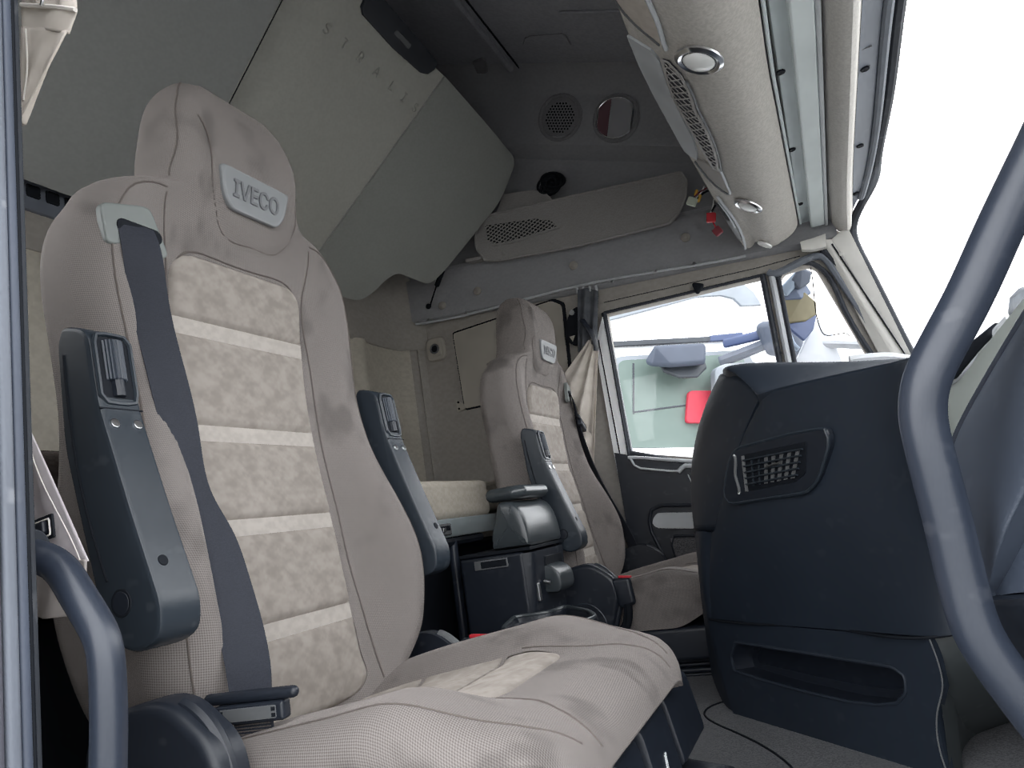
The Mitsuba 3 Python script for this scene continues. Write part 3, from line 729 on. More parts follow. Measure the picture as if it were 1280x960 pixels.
        sub('grip_groove', tube([(0.120, g_ * (y_out + 0.0002), 0.700), (0.130, g_ * (y_out + 0.0002), 0.600), (0.170, g_ * (y_out + 0.0002), 0.455)], 0.0016, 6), 'deep_black')
        L = L0
    # belt guide, belt, tongue and buckle
    bz = rpoly([(-0.242, 0.862), (-0.249, 0.918), (-0.182, 0.930), (-0.158, 0.866), (-0.172, 0.855), (-0.215, 0.868)], 0.012, 5)
    bc = bz.mean(0)
    bx = float(back_x(np.array(bc[0] - 0.004), np.array(bc[1])))
    gk = part('belt_guide', put(bev(bz - bc, 0.012, 0.004), (bx - 0.0055, bc[0], bc[1]), (0.18, 1, 0), (0.02, 0, 1)), 'guide_plastic', 35, label='grey plastic belt guide on the shoulder of the backrest')
    add(gk + '__slot', L(put(bev(rrect(0.060, 0.020, 0.009), 0.002, 0.0008), (bx + 0.0068, bc[0] + 0.002, bc[1] + 0.006), (0.18, 1, -0.12), (0.02, 0, 1))), 'deep_black')
    pts = [(bx + 0.006, -0.207, 0.898), (bx + 0.013, -0.207, 0.876), (0.112, -0.203, 0.800), (0.122, -0.194, 0.706), (0.135, -0.188, 0.620), (0.152, -0.183, 0.541), (0.165, -0.176, 0.495), (0.185, -0.181, 0.438), (0.215, -0.196, 0.366), (0.243, -0.222, 0.316)]
    wid = [(0.006, 0.023, -0.004), (0.010, 0.021, -0.004), (0.015, 0.017, -0.003), (0.012, 0.019, -0.002), (0.007, 0.021, 0), (-0.003, 0.0225, 0.0), (0.004, 0.0225, 0.0), (0.012, 0.020, 0), (0.018, 0.0155, 0), (0.0235, 0.005, 0)]
    if hand == 'far':
        pts = [(bx + 0.006, -0.207, 0.898), (bx + 0.012, -0.210, 0.870), (0.108, -0.218, 0.800), (0.115, -0.236, 0.690), (0.140, -0.262, 0.560), (0.180, -0.288, 0.430), (0.205, -0.300, 0.330)]
        wid = [(0.006, 0.023, -0.004), (0.008, 0.022, -0.004), (0.012, 0.020, 0), (0.014, 0.019, 0), (0.016, 0.018, 0), (0.018, 0.016, 0), (0.020, 0.012, 0)]
    bk2 = part('seat_belt', ribbon(pts, wid, 0.001, 70), 'belt_web', 40, label='dark grey seat belt hanging from the guide')
    low = [(0.207, -0.302, 0.325), (0.210, -0.304, 0.28), (0.212, -0.306, 0.23), (0.21, -0.308, 0.17)] if hand == 'far' else [(0.246, -0.226, 0.306), (0.245, -0.222, 0.27), (0.242, -0.222, 0.225), (0.232, -0.226, 0.17)]
    part('lower_belt', ribbon(low, [(0.022, 0.004, 0), (0.021, 0.004, 0), (0.018, 0.004, 0), (0.015, 0.004, 0)], 0.0016, 24), 'belt_web', 40)
    for i in range(8 if hand == 'near' else 0):
        part('belt_stitch', tube([(0.226, -0.2295 + 0.0004 * i, 0.288 - 0.0032 * i), (0.266, -0.2215 + 0.0004 * i, 0.288 - 0.0032 * i)], 0.0006, 5), 'seam_thread')
    if hand == 'near':
        TL = lambda m_: m_
    else:                      # slid up the belt, close to the guide
        TL = lambda m_: put(m_.copy().apply_translation([-0.249, 0.2275, -0.302]), (0.120, -0.222, 0.775), (0.35, 1, 0.30), (-1, 0.3, 0.0), None)
    tk = part('belt_tongue', TL(hull([(0.201, -0.236, 0.317), (0.297, -0.219, 0.3165)], 0.0062)), 'black_plastic', 40, label='black belt tongue on the strap')
    add(tk + '__tongue_body', L(TL(put(box((-0.041, -0.0085, -0.010), (0.041, 0.0085, 0.010), 0.004), (0.248, -0.2265, 0.3005), (1, 0.17, 0), (-0.17, 1, 0)))), 'black_plastic')
    add(tk + '__tongue_plate', L(TL(put(bev(rrect(0.066, 0.013, 0.002), 0.001, 0.0004), (0.2495, -0.2349, 0.3005), (1, 0.17, 0), (0, 0, 1), (0.17, -1, 0)))), 'mid_grey_plastic')
    for q in (-0.030, 0.030):
        for w_ in (-0.003, 0.003):
            add(tk + '__tongue_notch', L(TL(put(box((-0.002, -0.0018, 0), (0.002, 0.0018, 0.0012)), (0.2495 + q, -0.2357 + 0.17 * q, 0.3005 + w_), (1, 0.17, 0), (0, 0, 1), (0.17, -1, 0)))), 'deep_black')
    bo = (-0.085, -0.030) if hand == 'near' else (0, 0)
    buck = L(put(hull([(0, 0, 0), (0.0, 0, 0.055), (0.026, 0, 0.0), (0.030, 0, 0.050)], 0.011), (0.312 + bo[0], 0.308, 0.238 + bo[1]), (1, 0, 0.15), (0, 1, 0)))
    bq = add(key + '__buckle', buck, 'black_plastic')
    labels[bq] = {'label': 'black buckle with a red release button'}
    add(bq + '__release_button', L(put(bev(rrect(0.034, 0.015, 0.004), 0.005, 0.002), (0.330 + bo[0], 0.308, 0.3015 + bo[1]), (1, 0, -0.10), (0, 1, 0))), 'red_plastic')
    add(bq + '__buckle_stalk', L(tube([(0.325 + bo[0], 0.308, 0.238 + bo[1]), (0.315 + bo[0], 0.303, 0.19 + bo[1]), (0.26 + bo[0], 0.30, 0.15)], 0.012, 8)), 'deep_black')
    for q in ((0.225, 0.317, 0.19), (0.33, 0.264, 0.13)):
        part('bolt', disc(q, (0, 1, 0), 0.009, 0.004), 'steel')
    return key

def prism_y_bev(prof, y0, y1, b=0.006):
    ring = np.asarray(prof, float)
    w = abs(y1 - y0)
    P = [(b, 0), (b * 0.3, b * 0.3), (0, b), (0, w - b), (b * 0.3, w - b * 0.3), (b, w)]
    m = loft([np.c_[inset(ring, d), np.full(len(ring), h)] for d, h in P])
    return put(m, (0, max(y0, y1), 0), (1, 0, 0), (0, 0, 1), (0, -1, 0))

pb('wheel_plastic', plastic((0.030, 0.038, 0.052), 0.0), 0.45, 0.5)
pb('badge_plastic', plastic((0.21, 0.22, 0.228), 0.0), 0.5, 0.4)
pb('badge_rim', plastic((0.23, 0.24, 0.25), 0.0), 0.45, 0.4)
pb('badge_letter', plastic((0.14, 0.145, 0.155), 0.0), 0.5, 0.4)
pb('guide_plastic', plastic((0.155, 0.17, 0.165)), 0.45, 0.5)
make_seat(-0.642, 1, 0.0, 0.0, 'large taupe fabric seat nearest the open door with stained headrest', 'near')
make_seat(0.720, -1, -0.03, -0.03, 'taupe fabric seat on the far side beside the far window', 'far')

# ---------------------------------------------------------------- upper bunk tilted over the back wall
def flat_from(pts, N, th, mat, key, b=0.004, uvv=None):
    """Plate from 3D points lying (about) in one plane; thickness th along N."""
    p = np.array(pts, float)
    N = unit(N)
    c = p.mean(0)
    U = unit(p[1] - p[0] - N * ((p[1] - p[0]) @ N))
    W = np.cross(N, U)
    q = np.c_[(p - c) @ U, (p - c) @ W]
    if np.sum(q[:, 0] * np.roll(q[:, 1], -1) - np.roll(q[:, 0], -1) * q[:, 1]) < 0:
        q = q[::-1]
    return add(key, put(bev(q, th, b), c, U, W, N), mat)

bk = thing('upper_bunk', 'grey upper bunk tilted up against the back wall under the roof', 'bunk')
up_n = unit(V(-0.688, 0, 0.726))
def soft(pts3, N, r, n=6, keep=()):
    p = np.array(pts3, float)
    out = []
    for i in range(len(p)):
        a, b, c = p[i - 1], p[i], p[(i + 1) % len(p)]
        if i in keep:
            out.append(b)
            continue
        la, lc = np.linalg.norm(a - b), np.linalg.norm(c - b)
        q = min(r, 0.45 * la, 0.45 * lc)
        s, e = b + (a - b) / la * q, b + (c - b) / lc * q
        for t in np.linspace(0, 1, n):
            out.append((1 - t) ** 2 * s + 2 * t * (1 - t) * b + t * t * e)
    return out
s0, s1 = V(-0.03, -0.190, 1.870), V(-0.60, -0.150, 1.330)
f0, f1 = V(*(-0.0201, 0.4668, 1.8794)), V(*(-0.5151, 0.3942, 1.4105))
f2 = f1 + (f1 - f0) / (f1 - f0)[2] * (1.33 - f1[2])
nb = V(-0.03, -1.08, 1.87), V(-0.60, -1.08, 1.33)
dn = -up_n * 0.0
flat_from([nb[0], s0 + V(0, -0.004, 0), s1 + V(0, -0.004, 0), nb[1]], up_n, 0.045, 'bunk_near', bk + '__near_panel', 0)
mid_r = [s0 + (s1 - s0) * t for t in (0, 1)]
cross = []
for t in np.linspace(0, 1, 12):
    a = s0 + (s1 - s0) * t
    b = f0 + (f2 - f0) * t
    cross.append([a + (b - a) * k + up_n * (0.034 * (1 - sstep(0.0, 0.26, k))) for k in np.r_[0, np.linspace(0.02, 0.3, 12), np.linspace(0.4, 1, 4)]])
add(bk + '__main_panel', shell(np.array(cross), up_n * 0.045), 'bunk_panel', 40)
endp = [f0, (-0.0077, 0.7684, 1.8322), (-0.0013, 0.9776, 1.7936), (-0.1100, 1.0240, 1.6747), (-0.3540, 0.9618, 1.4436), (-0.4134, 0.9325, 1.3905), (-0.4322, 0.8118, 1.3976), (-0.4421, 0.7456, 1.4020), (-0.4760, 0.7123, 1.3752), (-0.5238, 0.6923, 1.3316), (-0.5578, 0.6565, 1.3053), (-0.5693, 0.6099, 1.3039), f2, f1]
ne = unit(np.cross(V(*endp[1]) - f0, f1 - f0))
ne = ne if ne[2] > 0 else -ne
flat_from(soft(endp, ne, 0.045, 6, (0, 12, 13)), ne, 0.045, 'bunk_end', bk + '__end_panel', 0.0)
add(bk + '__seam_line', tube([s0 - up_n * 0.0005, s1 - up_n * 0.0005], 0.0015, 6), 'deep_black')
add(bk + '__fold_line', tube([f0 + V(0, 0, -0.0005), f1, f2], 0.0016, 6, 20, straight=True), 'bunk_near')
mq = [V(-0.045, -1.05, 1.865), V(-0.045, 0.40, 1.865), V(-0.52, -1.05, 1.405), V(-0.52, 0.36, 1.405)]
add(bk + '__mattress', hull([p + up_n * h for p in mq for h in (0.072, 0.12)], 0.02), 'deep_black')
# black handle plate on the front edge
hp_ = [(-0.0413, 0.0326, 1.8593), (-0.0194, 0.0275, 1.8800), (0.0027, 0.0519, 1.9010), (-0.0088, 0.3977, 1.8901), (-0.0267, 0.4043, 1.8731), (-0.0458, 0.3876, 1.8550), (-0.0533, 0.3593, 1.8480), (-0.0566, 0.2101, 1.8448), (-0.0503, 0.0511, 1.8508)]
hk = bk + '__handle_plate'
flat_from([V(*p) + up_n * 0.002 for p in hp_], -up_n, 0.012, 'dash_dark', hk, 0.003)
labels[hk] = {'label': 'black handle plate on the front edge of the bunk'}
gr_ = [(-0.0339, 0.1756, 1.8663), (-0.0234, 0.1783, 1.8762), (-0.0244, 0.2579, 1.8753), (-0.0365, 0.2568, 1.8638)]
flat_from([V(*p) - up_n * 0.0100 for p in soft(gr_, up_n, 0.006)], -up_n, 0.004, 'mid_grey_plastic', hk + '__latch', 0.002)
bu = unit(V(*(-0.1181, 0.4327, 1.7865)) - V(*(-0.1183, -0.0337, 1.7864)))
bv = np.cross(-up_n, bu)
for ch, pq in zip('STRALIS', ((-0.1143, -0.0248, 1.7901), (-0.1140, 0.0514, 1.7904), (-0.1133, 0.1252, 1.7910), (-0.1139, 0.2056, 1.7905), (-0.1157, 0.2891, 1.7888), (-0.1169, 0.3588, 1.7877), (-0.1180, 0.4275, 1.7867))):
    t_ = meshkit.text_mesh(ch, 0.028, 0.0012)
    t_.apply_translation([-t_.bounds[:, 0].mean(), -0.015, 0])
    bvv = bv if bv[2] > 0 else -bv
    add(bk + '__embossed_letter', put(t_, V(*pq) - up_n * 0.0005, bu, bvv, -up_n), 'bunk_letter', False)
pb('bunk_letter', plastic((0.29, 0.29, 0.27), 0.0), 0.8, 0.2)
# strut bracket, dangling net behind the front edge
add(bk + '__hinge_bracket', hull([(-0.0955, 0.9486, 2.2332), (-0.0484, 0.9255, 2.2144), (-0.0747, 1.0124, 2.2249), (-0.1196, 1.0509, 2.2428)], 0.008), 'tray_dark')
st = thing('restraint_strap', 'thin black strap anchored to the far wall below the bunk corner', 'strap')
sp = [(-0.3871, 0.9850, 1.4525), (-0.4452, 1.0300, 1.4061), (-0.5020, 1.0800, 1.3681)]
add(st + '__webbing', ribbon(sp, [(0.004, 0, 0.002), (0.003, 0, 0.002), (0.003, 0, 0.002)], 0.002, 16), 'deep_black')
add(st + '__sleeve', tube([(-0.3767, 0.9800, 1.4549), (-0.4305, 1.0200, 1.4165)], 0.010, 8), 'deep_black')
add(st + '__anchor', disc((-0.5124, 1.0840, 1.3648), (0, -1, 0), 0.011, 0.008, 0.003), 'deep_black')

# ---------------------------------------------------------------- far wall details
hp3 = P2((-0.4328, 1.1200, 1.2324), (0.0002, 1.1200, 1.2579), (0.0386, 1.1200, 1.2316), (0.0198, 1.1200, 0.9581), (-0.0062, 1.1200, 0.9203), (-0.4265, 1.1200, 0.9221))
ht = thing('wall_hatch', 'pale storage hatch in the far wall behind the far seat', 'hatch')
big = [(p[0] + (0.012 if p[0] > -0.2 else -0.006), p[1] + (0.008 if p[1] > 1.1 else -0.006)) for p in hp3]
add(ht + '__hatch_gap', xz([tuple(p) for p in rpoly(big, 0.012)], 1.114, 0.007), 'deep_black')
add(ht + '__hatch_door', xz([tuple(p) for p in rpoly(hp3, 0.010)], 1.107, 0.012), 'hatch_panel')
add(ht + '__hinge_leaf', xz(P2((-0.4603, 1.1000, 0.9631), (-0.4247, 1.1000, 0.9363), (-0.4272, 1.1000, 0.9206), (-0.4607, 1.1000, 0.9144)), 1.106, 0.008), 'hatch_panel')
for q in ((-0.4502, 1.1050, 0.9517), (-0.4507, 1.1050, 0.9258)):
    add(ht + '__hinge_screw', disc(q, (0, -1, 0), 0.004, 0.003), 'deep_black')
sk = thing('wall_socket', 'square wall socket with a round dark hole beside the back corner', 'socket')
sc_ = V(*(-0.5207, 1.1180, 1.1887))
add(sk + '__socket_frame', put(bev(rrect(0.085, 0.098, 0.022), 0.014, 0.008), sc_, (1, 0, 0), (0, 0, 1)), 'hatch_panel')
add(sk + '__socket_plate', put(bev(rrect(0.056, 0.066, 0.012), 0.018, 0.003), sc_, (1, 0, 0), (0, 0, 1)), 'hatch_panel')
add(sk + '__socket_hole', disc(sc_ + V(0, -0.018, 0), (0, -1, 0), 0.016, 0.0015), 'deep_black')
add(sk + '__socket_ring', ringdisc(sc_ + V(0, -0.018, 0), (0, -1, 0), 0.014, 0.021, 0.004), 'mid_grey_plastic')

# shelf tray high on the far wall
ty = thing('wall_tray', 'grey brown overhead shelf tray with mesh grille on the far wall', 'tray')
N_ = 1.03
tp = P2((-0.2184, 1.0300, 1.6068), (-0.1814, 1.0300, 1.6391), (-0.0684, 1.0300, 1.6300), (0.5786, 1.0300, 1.5653), (0.5911, 1.0300, 1.5274), (0.5773, 1.0300, 1.4712), (0.5460, 1.0300, 1.4269), (0.5028, 1.0300, 1.3952), (0.1633, 1.0300, 1.4123), (-0.1671, 1.0300, 1.4481), (-0.2131, 1.0300, 1.4647), (-0.2396, 1.0300, 1.5191), (-0.2392, 1.0300, 1.5660))
add(ty + '__tray_front', xz(tp, 1.03, 0.02), 'tray_plastic')
add(ty + '__tray_bottom', shell(np.array([[(x, 1.04, 1.452 - 0.088 * x + 0.005), (x, 1.10, 1.452 - 0.088 * x + 0.012)] for x in np.linspace(-0.3, 0.52, 6)]), V(0, 0, 0.012)), 'tray_plastic')
add(ty + '__front_rim', tube(np.array([(p[0], 1.030, p[1]) for p in tp + tp[:1]]), 0.005, 8, 160, straight=True), 'tray_plastic')
hpm = P2((-0.1126, 1.0700, 1.7230), (0.0216, 1.0700, 1.6988), (0.0641, 1.0700, 1.6713), (0.1062, 1.0700, 1.6077), (0.0994, 1.0700, 1.5311), (-0.2033, 1.0700, 1.5574))
add(ty + '__tray_lid', xz(hpm, 1.07, 0.02), 'tray_plastic')
gp = P2((-0.1934, 1.0290, 1.6055), (0.0288, 1.0290, 1.5657), (0.0833, 1.0290, 1.5387), (0.1093, 1.0290, 1.5016), (-0.0895, 1.0290, 1.5006), (-0.1669, 1.0290, 1.5105), (-0.1909, 1.0290, 1.5343))
add(ty + '__grille_hole', xz(gp, 1.0265, 0.002), 'deep_black')

def lattice(poly2, pitch, wid, a1, a2):
    """Crossed bars clipped to a polygon, as (outline, holes) pieces."""
    from shapely.geometry import LineString
    from shapely.ops import unary_union
    pg = Polygon(poly2)
    x0, y0, x1, y1 = pg.bounds
    L_ = max(x1 - x0, y1 - y0) * 2
    c = V((x0 + x1) / 2, (y0 + y1) / 2)
    bars = [pg.exterior.buffer(wid * 1.2)]
    for ang in (a1, a2):
        e = V(math.cos(ang), math.sin(ang))
        n_ = V(-e[1], e[0])
        for k in range(-int(L_ / pitch) - 1, int(L_ / pitch) + 2):
            o = c + n_ * k * pitch
            bars.append(LineString([o - e * L_, o + e * L_]).buffer(wid / 2, cap_style=2).intersection(pg))
    u = unary_union(bars)
    return [g for g in getattr(u, 'geoms', [u]) if g.area > 1e-9]
gm = cat(*[put(trimesh.creation.extrude_polygon(Polygon([(-x, z) for x, z in g.exterior.coords], [[(-x, z) for x, z in h.coords] for h in g.interiors]), 0.003, engine='earcut'), (0, 1.0235, 0), (-1, 0, 0), (0, 0, 1)) for g in lattice(gp, 0.0125, 0.0036, 0.5, 2.5)])
gk_ = add(ty + '__mesh_grille', gm, 'tray_plastic', False)
labels[gk_] = {'label': 'diamond mesh grille of the tray', 'kind': 'stuff'}
for q in ((-0.1330, 1.0300, 1.4678), (0.0687, 1.0300, 1.4566), (0.2685, 1.0300, 1.4433), (0.4680, 1.0300, 1.4396)):
    add(ty + '__rivet', disc(q, (0, -1, 0), 0.008, 0.003, 0.0015), 'tray_plastic')
pb('tray_plastic', cloth((0.25, 0.24, 0.235), (0.28, 0.27, 0.265), 200), 0.7, 0.3)
cb = thing('cable_coil', 'coiled bundle of black cable lying in the far overhead tray', 'cable')
cc = V(*(0.0877, 1.1000, 1.7185))
loops = []
rng = np.random.default_rng(5)
for i in range(8):
    a = np.linspace(0, 2 * np.pi, 25)
    r0, tilt, off = 0.012 + 0.005 * i + 0.006 * rng.random(), rng.normal(0, 0.35), rng.normal(0, 0.008, 3)
    pts = np.c_[cc[0] + off[0] + r0 * np.cos(a) + 0.012 * rng.random(), cc[1] + off[1] * 0.7 - 0.012 + 0.015 * np.sin(a + i), cc[2] + off[2] + 0.85 * r0 * np.sin(a + tilt) - 0.01]
    pts[:, 1] = np.minimum(pts[:, 1], 1.135)
    add(cb + '__cable_loop', tube(pts, 0.0055, 6, 30), 'deep_black')
# speaker and reading lamp in the cove
sx_ = unit(V(1, 0, -0.38))
for nm, qq in (('spk', (0.1681, 1.0880, 1.9610)), ('lamp', (0.3809, 1.0880, 1.8769))):
    q = V(*qq)
    nn = unit(V(0.05, -1, -0.20))
    if nm == 'spk':
        k = thing('wall_speaker', 'round dark speaker with hexagon holes in the far roof cove', 'speaker')
        add(k + '__speaker_ring', ringdisc(q, nn, 0.078, 0.092, 0.006, 36, sx_), 'tray_dark')
        add(k + '__speaker_face', disc(q - nn * 0.010, nn, 0.080, 0.010, 0.003, 36, sx_), 'tray_dark')
        w = np.cross(nn, sx_)
        for i in range(-5, 6):
            for j in range(-6, 7):
                o = sx_ * (i * 0.0125 + (j % 2) * 0.00625) + w * j * 0.0108
                if np.linalg.norm(o) < 0.062:
                    add(k + '__speaker_hole', disc(q + o, nn, 0.0042, 0.0012, 0.0003, 6, sx_), 'deep_black')
    else:
        k = thing('reading_lamp', 'round clear reading lamp with a red segment in the far roof cove', 'lamp')
        add(k + '__lamp_ring', ringdisc(q, nn, 0.076, 0.092, 0.006, 36, sx_), 'tray_dark')
        w = np.cross(nn, sx_)
        a = np.linspace(0, 2 * np.pi, 60, endpoint=False)
        full = np.c_[0.082 * np.cos(a), 0.076 * np.sin(a)]
        full[:, 0] = np.clip(full[:, 0], -0.074, 0.064)
        add(k + '__clear_lens', put(bev(full, 0.010, 0.005), q, sx_, w, nn), 'lens_clear')
        red = full[full[:, 0] < -0.022]
        red = np.clip(red * 0.96, -0.07, 0.07)
        red = red[np.argsort(np.arctan2(red[:, 1] - red[:, 1].mean(), red[:, 0] - red[:, 0].mean()))]
        add(k + '__red_lens', put(bev(red, 0.0115, 0.001), q, sx_, w, nn), 'lens_red')
        add(k + '__lens_rim', tube(np.vstack([[q + sx_ * x + w * y + nn * 0.010 for x, y in full * 0.985], [q + sx_ * full[0, 0] * 0.985 + w * full[0, 1] + nn * 0.010]]), 0.0020, 6, 61, straight=True), 'chrome')
pb('tray_dark', cloth((0.18, 0.178, 0.19), (0.21, 0.208, 0.22), 200), 0.7, 0.3)

# ---------------------------------------------------------------- lower bunk, its beam and leg
lb = thing('lower_bunk', 'lower bunk with beige mattress on a grey metal beam behind the seats', 'bunk')
e1 = V(*(-0.1000, 0.5404, 0.5936))
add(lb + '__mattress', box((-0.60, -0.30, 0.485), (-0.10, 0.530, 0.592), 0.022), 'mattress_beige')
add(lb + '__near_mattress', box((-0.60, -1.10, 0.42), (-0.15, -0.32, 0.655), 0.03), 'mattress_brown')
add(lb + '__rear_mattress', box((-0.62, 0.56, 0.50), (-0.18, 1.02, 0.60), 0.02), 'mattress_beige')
bm = add(lb + '__beam', box((-0.13, -1.0, 0.440), (-0.088, 0.585, 0.488), 0.003), 'beam_metal')
labels[bm] = {'label': 'grey metal front beam of the bunk'}
add(bm + '__beam_latch', box((-0.089, 0.155, 0.446), (-0.080, 0.225, 0.476), 0.004), 'mid_grey_plastic')
add(bm + '__latch_slot', box((-0.081, 0.163, 0.458), (-0.0785, 0.215, 0.470), 0.001), 'deep_black')
add(bm + '__latch_tab', box((-0.080, 0.170, 0.455), (-0.074, 0.185, 0.466), 0.002), 'steel')
add(bm + '__under_rail', tube([(-0.10, 0.18, 0.428), (-0.10, 0.42, 0.428)], 0.012, 8), 'black_plastic')
add(bm + '__rail_knob', hull([(-0.085, 0.50, 0.425), (-0.085, 0.53, 0.428)], 0.011), 'black_plastic')
add(lb + '__leg', tube([(-0.10, 0.254, 0.43), (-0.10, 0.250, 0.2), (-0.10, 0.246, 0.0)], 0.013, 12), 'tube_paint')
add(lb + '__leg_foot', disc((-0.10, 0.246, 0.0), (0, 0, 1), 0.03, 0.008), 'black_plastic')
add(lb + '__storage_box', box((-0.64, -1.08, 0.0), (-0.16, 0.9, 0.42), 0.01), 'deep_black')
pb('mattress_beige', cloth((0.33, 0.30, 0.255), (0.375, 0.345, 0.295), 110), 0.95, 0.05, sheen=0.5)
pb('beam_metal', plastic((0.24, 0.275, 0.285), 0.02), 0.4, 0.5, 0.1)

# ---------------------------------------------------------------- fridge box between the seats
fb = thing('fridge_box', 'black storage box with rounded lid between the two seats', 'box')
add(fb + '__body', box((-0.035, 0.150, 0.0), (0.140, 0.385, 0.385), 0.012), 'dash_dark')
# front, slightly narrower towards the floor
ft = loft([[(0.120, 0.150, z), (0.128 + t * 0.035, 0.158, z), (0.132 + t * 0.04, 0.18, z), (0.132 + t * 0.04, 0.365, z), (0.125 + t * 0.035, 0.382, z), (0.120, 0.385, z)] for t, z in ((0.0, 0.0), (0.35, 0.20), (0.7, 0.35), (0.75, 0.378))])
add(fb + '__front_panel', ft, 'black_plastic', 40)
lid_prof = [(0.055, 0.392), (0.158, 0.392), (0.160, 0.410), (0.157, 0.440), (0.150, 0.470), (0.138, 0.492), (0.120, 0.504), (0.085, 0.506), (0.075, 0.47), (0.058, 0.43)]
add(fb + '__lid', prism_y_bev(rpoly(lid_prof, 0.01, 3), 0.152, 0.388, 0.018), 'lid_gloss', 40)
pb('lid_gloss', plastic((0.040, 0.048, 0.054), 0.006), 0.28, 0.6)
add(fb + '__split_line', box((-0.03, 0.1485, 0.384), (0.160, 0.3865, 0.3915), 0.001), 'deep_black')
add(fb + '__side_vent', box((0.008, 0.1475, 0.352), (0.098, 0.152, 0.374), 0.003), 'mid_grey_plastic')
add(fb + '__side_vent_slot', box((0.026, 0.1465, 0.355), (0.095, 0.151, 0.371), 0.002), 'deep_black')
hd = add(fb + '__handle', prism_y_bev(rpoly([(0.14, 0.345), (0.175, 0.338), (0.196, 0.318), (0.196, 0.285), (0.186, 0.272), (0.14, 0.274)], 0.016, 5), 0.225, 0.325, 0.008), 'lid_gloss', 35)
labels[hd] = {'label': 'rounded black handle on the front of the box'}
add(fb + '__handle_recess', box((0.135, 0.225, 0.338), (0.1635, 0.345, 0.362), 0.003), 'deep_black')
add(fb + '__hinge_clip', box((0.148, 0.172, 0.262), (0.158, 0.186, 0.305), 0.003), 'steel')
add(fb + '__key_lock', tube([(0.16, 0.205, 0.304), (0.176, 0.205, 0.300)], 0.005, 8), 'steel')
rp = thing('rest_pad', 'padded black armrest cushion lying on top of the storage box', 'armrest')
add(rp, hull([(0.065, 0.185, 0.524), (0.065, 0.34, 0.524), (0.125, 0.175, 0.524), (0.142, 0.19, 0.524), (0.142, 0.33, 0.524), (0.125, 0.345, 0.524)], 0.0165), 'lid_gloss', 40)

ct = thing('cup_tray', 'shallow black cup holder tray on the floor in front of the storage box', 'tray')
for z0_, sc in ((0.0, 1),):
    ring = rpoly([(0.145, -0.05), (0.095, 0.135), (0.180, 0.140), (0.195, 0.235), (0.300, 0.105), (0.352, 0.0), (0.330, -0.10), (0.22, -0.12)], 0.035, 6)
    inn = inset(ring, 0.012)
    body = loft([np.c_[ring, np.full(len(ring), 0.0)], np.c_[ring, np.full(len(ring), 0.235)], np.c_[inset(ring, 0.005), np.full(len(ring), 0.241)], np.c_[inn, np.full(len(ring), 0.235)], np.c_[inset(ring, 0.020), np.full(len(ring), 0.195)]])
    add(ct + '__tray_body', body, 'black_plastic', 40)
    add(ct + '__tray_rim', tube(np.vstack([np.c_[inset(ring, 0.006), np.full(len(ring), 0.239)], np.r_[inset(ring, 0.006)[0], 0.239][None]]), 0.005, 8, len(ring) + 1, straight=True), 'lid_gloss')
for q in ((0.175, 0.06), (0.265, 0.02)):
    a = np.arange(28) * 2 * np.pi / 28
    c_ = np.c_[np.cos(a), np.sin(a)]
    prof = [(0.042, 0.19), (0.042, 0.228), (0.039, 0.232), (0.036, 0.228), (0.034, 0.197)]
    add(ct + '__cup_well', loft([np.c_[q[0] + r * c_[:, 0], q[1] + r * c_[:, 1], np.full(28, z)] for r, z in prof]), 'dash_dark', 40)

# ---------------------------------------------------------------- dashboard
da = thing('dashboard', 'black dashboard with side air vent wrapping round the middle of the cab', 'dashboard')
CB, CD = V(*(0.5494, 0.1624, 0.0000)), unit(V(*(0.8417, -0.1484, 0.1099)) - V(*(0.5612, 0.1499, 0.0503)) * 1.0)
CD = unit(V(CD[0], CD[1], 0))
CN = V(CD[1], -CD[0], 0)                                # towards the near seat

def dp3(s, z, o=0.0):
    return CB + CD * s + V(0, 0, z - CB[2]) + CN * o

def con(s, z, o=0.0):
    """Side of the console: flat, then swinging forward into the passenger side."""
    return dp3(s, z, o)
# main side panel with bulging outline
R0 = [dp3(-0.010, 0.188, -0.002), dp3(0.05, 0.190, 0.004), dp3(0.20, 0.192, 0.006), dp3(0.40, 0.197, 0.006), dp3(0.56, 0.201, 0.002), V(0.985, -0.245, 0.207), V(1.07, -0.26, 0.21), V(1.18, -0.28, 0.22)]
R1 = [dp3(0.045, 0.372, -0.012), dp3(0.09, 0.375, 0.004), dp3(0.22, 0.380, 0.016), dp3(0.40, 0.385, 0.014), dp3(0.56, 0.39, 0.010), V(0.965, -0.305, 0.39), V(1.03, -0.33, 0.395), V(1.14, -0.33, 0.41)]
R2 = [dp3(0.165, 0.51, -0.012), dp3(0.20, 0.512, 0.0), dp3(0.30, 0.515, 0.008), dp3(0.44, 0.52, 0.008), dp3(0.57, 0.52, 0.010), V(0.970, -0.345, 0.515), V(1.02, -0.37, 0.515), V(1.12, -0.36, 0.52)]
R3 = [dp3(0.300, 0.617, -0.012), dp3(0.33, 0.617, -0.004), dp3(0.40, 0.613, 0.0), dp3(0.50, 0.606, 0.002), dp3(0.60, 0.598, 0.006), V(0.990, -0.365, 0.590), V(1.04, -0.38, 0.59), V(1.12, -0.36, 0.59)]
side = surf([R0, R1, R2, R3], 40, 60, 2)
mp = add(da + '__side_panel', shell(side, V(0.02, 0.02, 0.0) * 1.0), 'dash_plastic', 50)
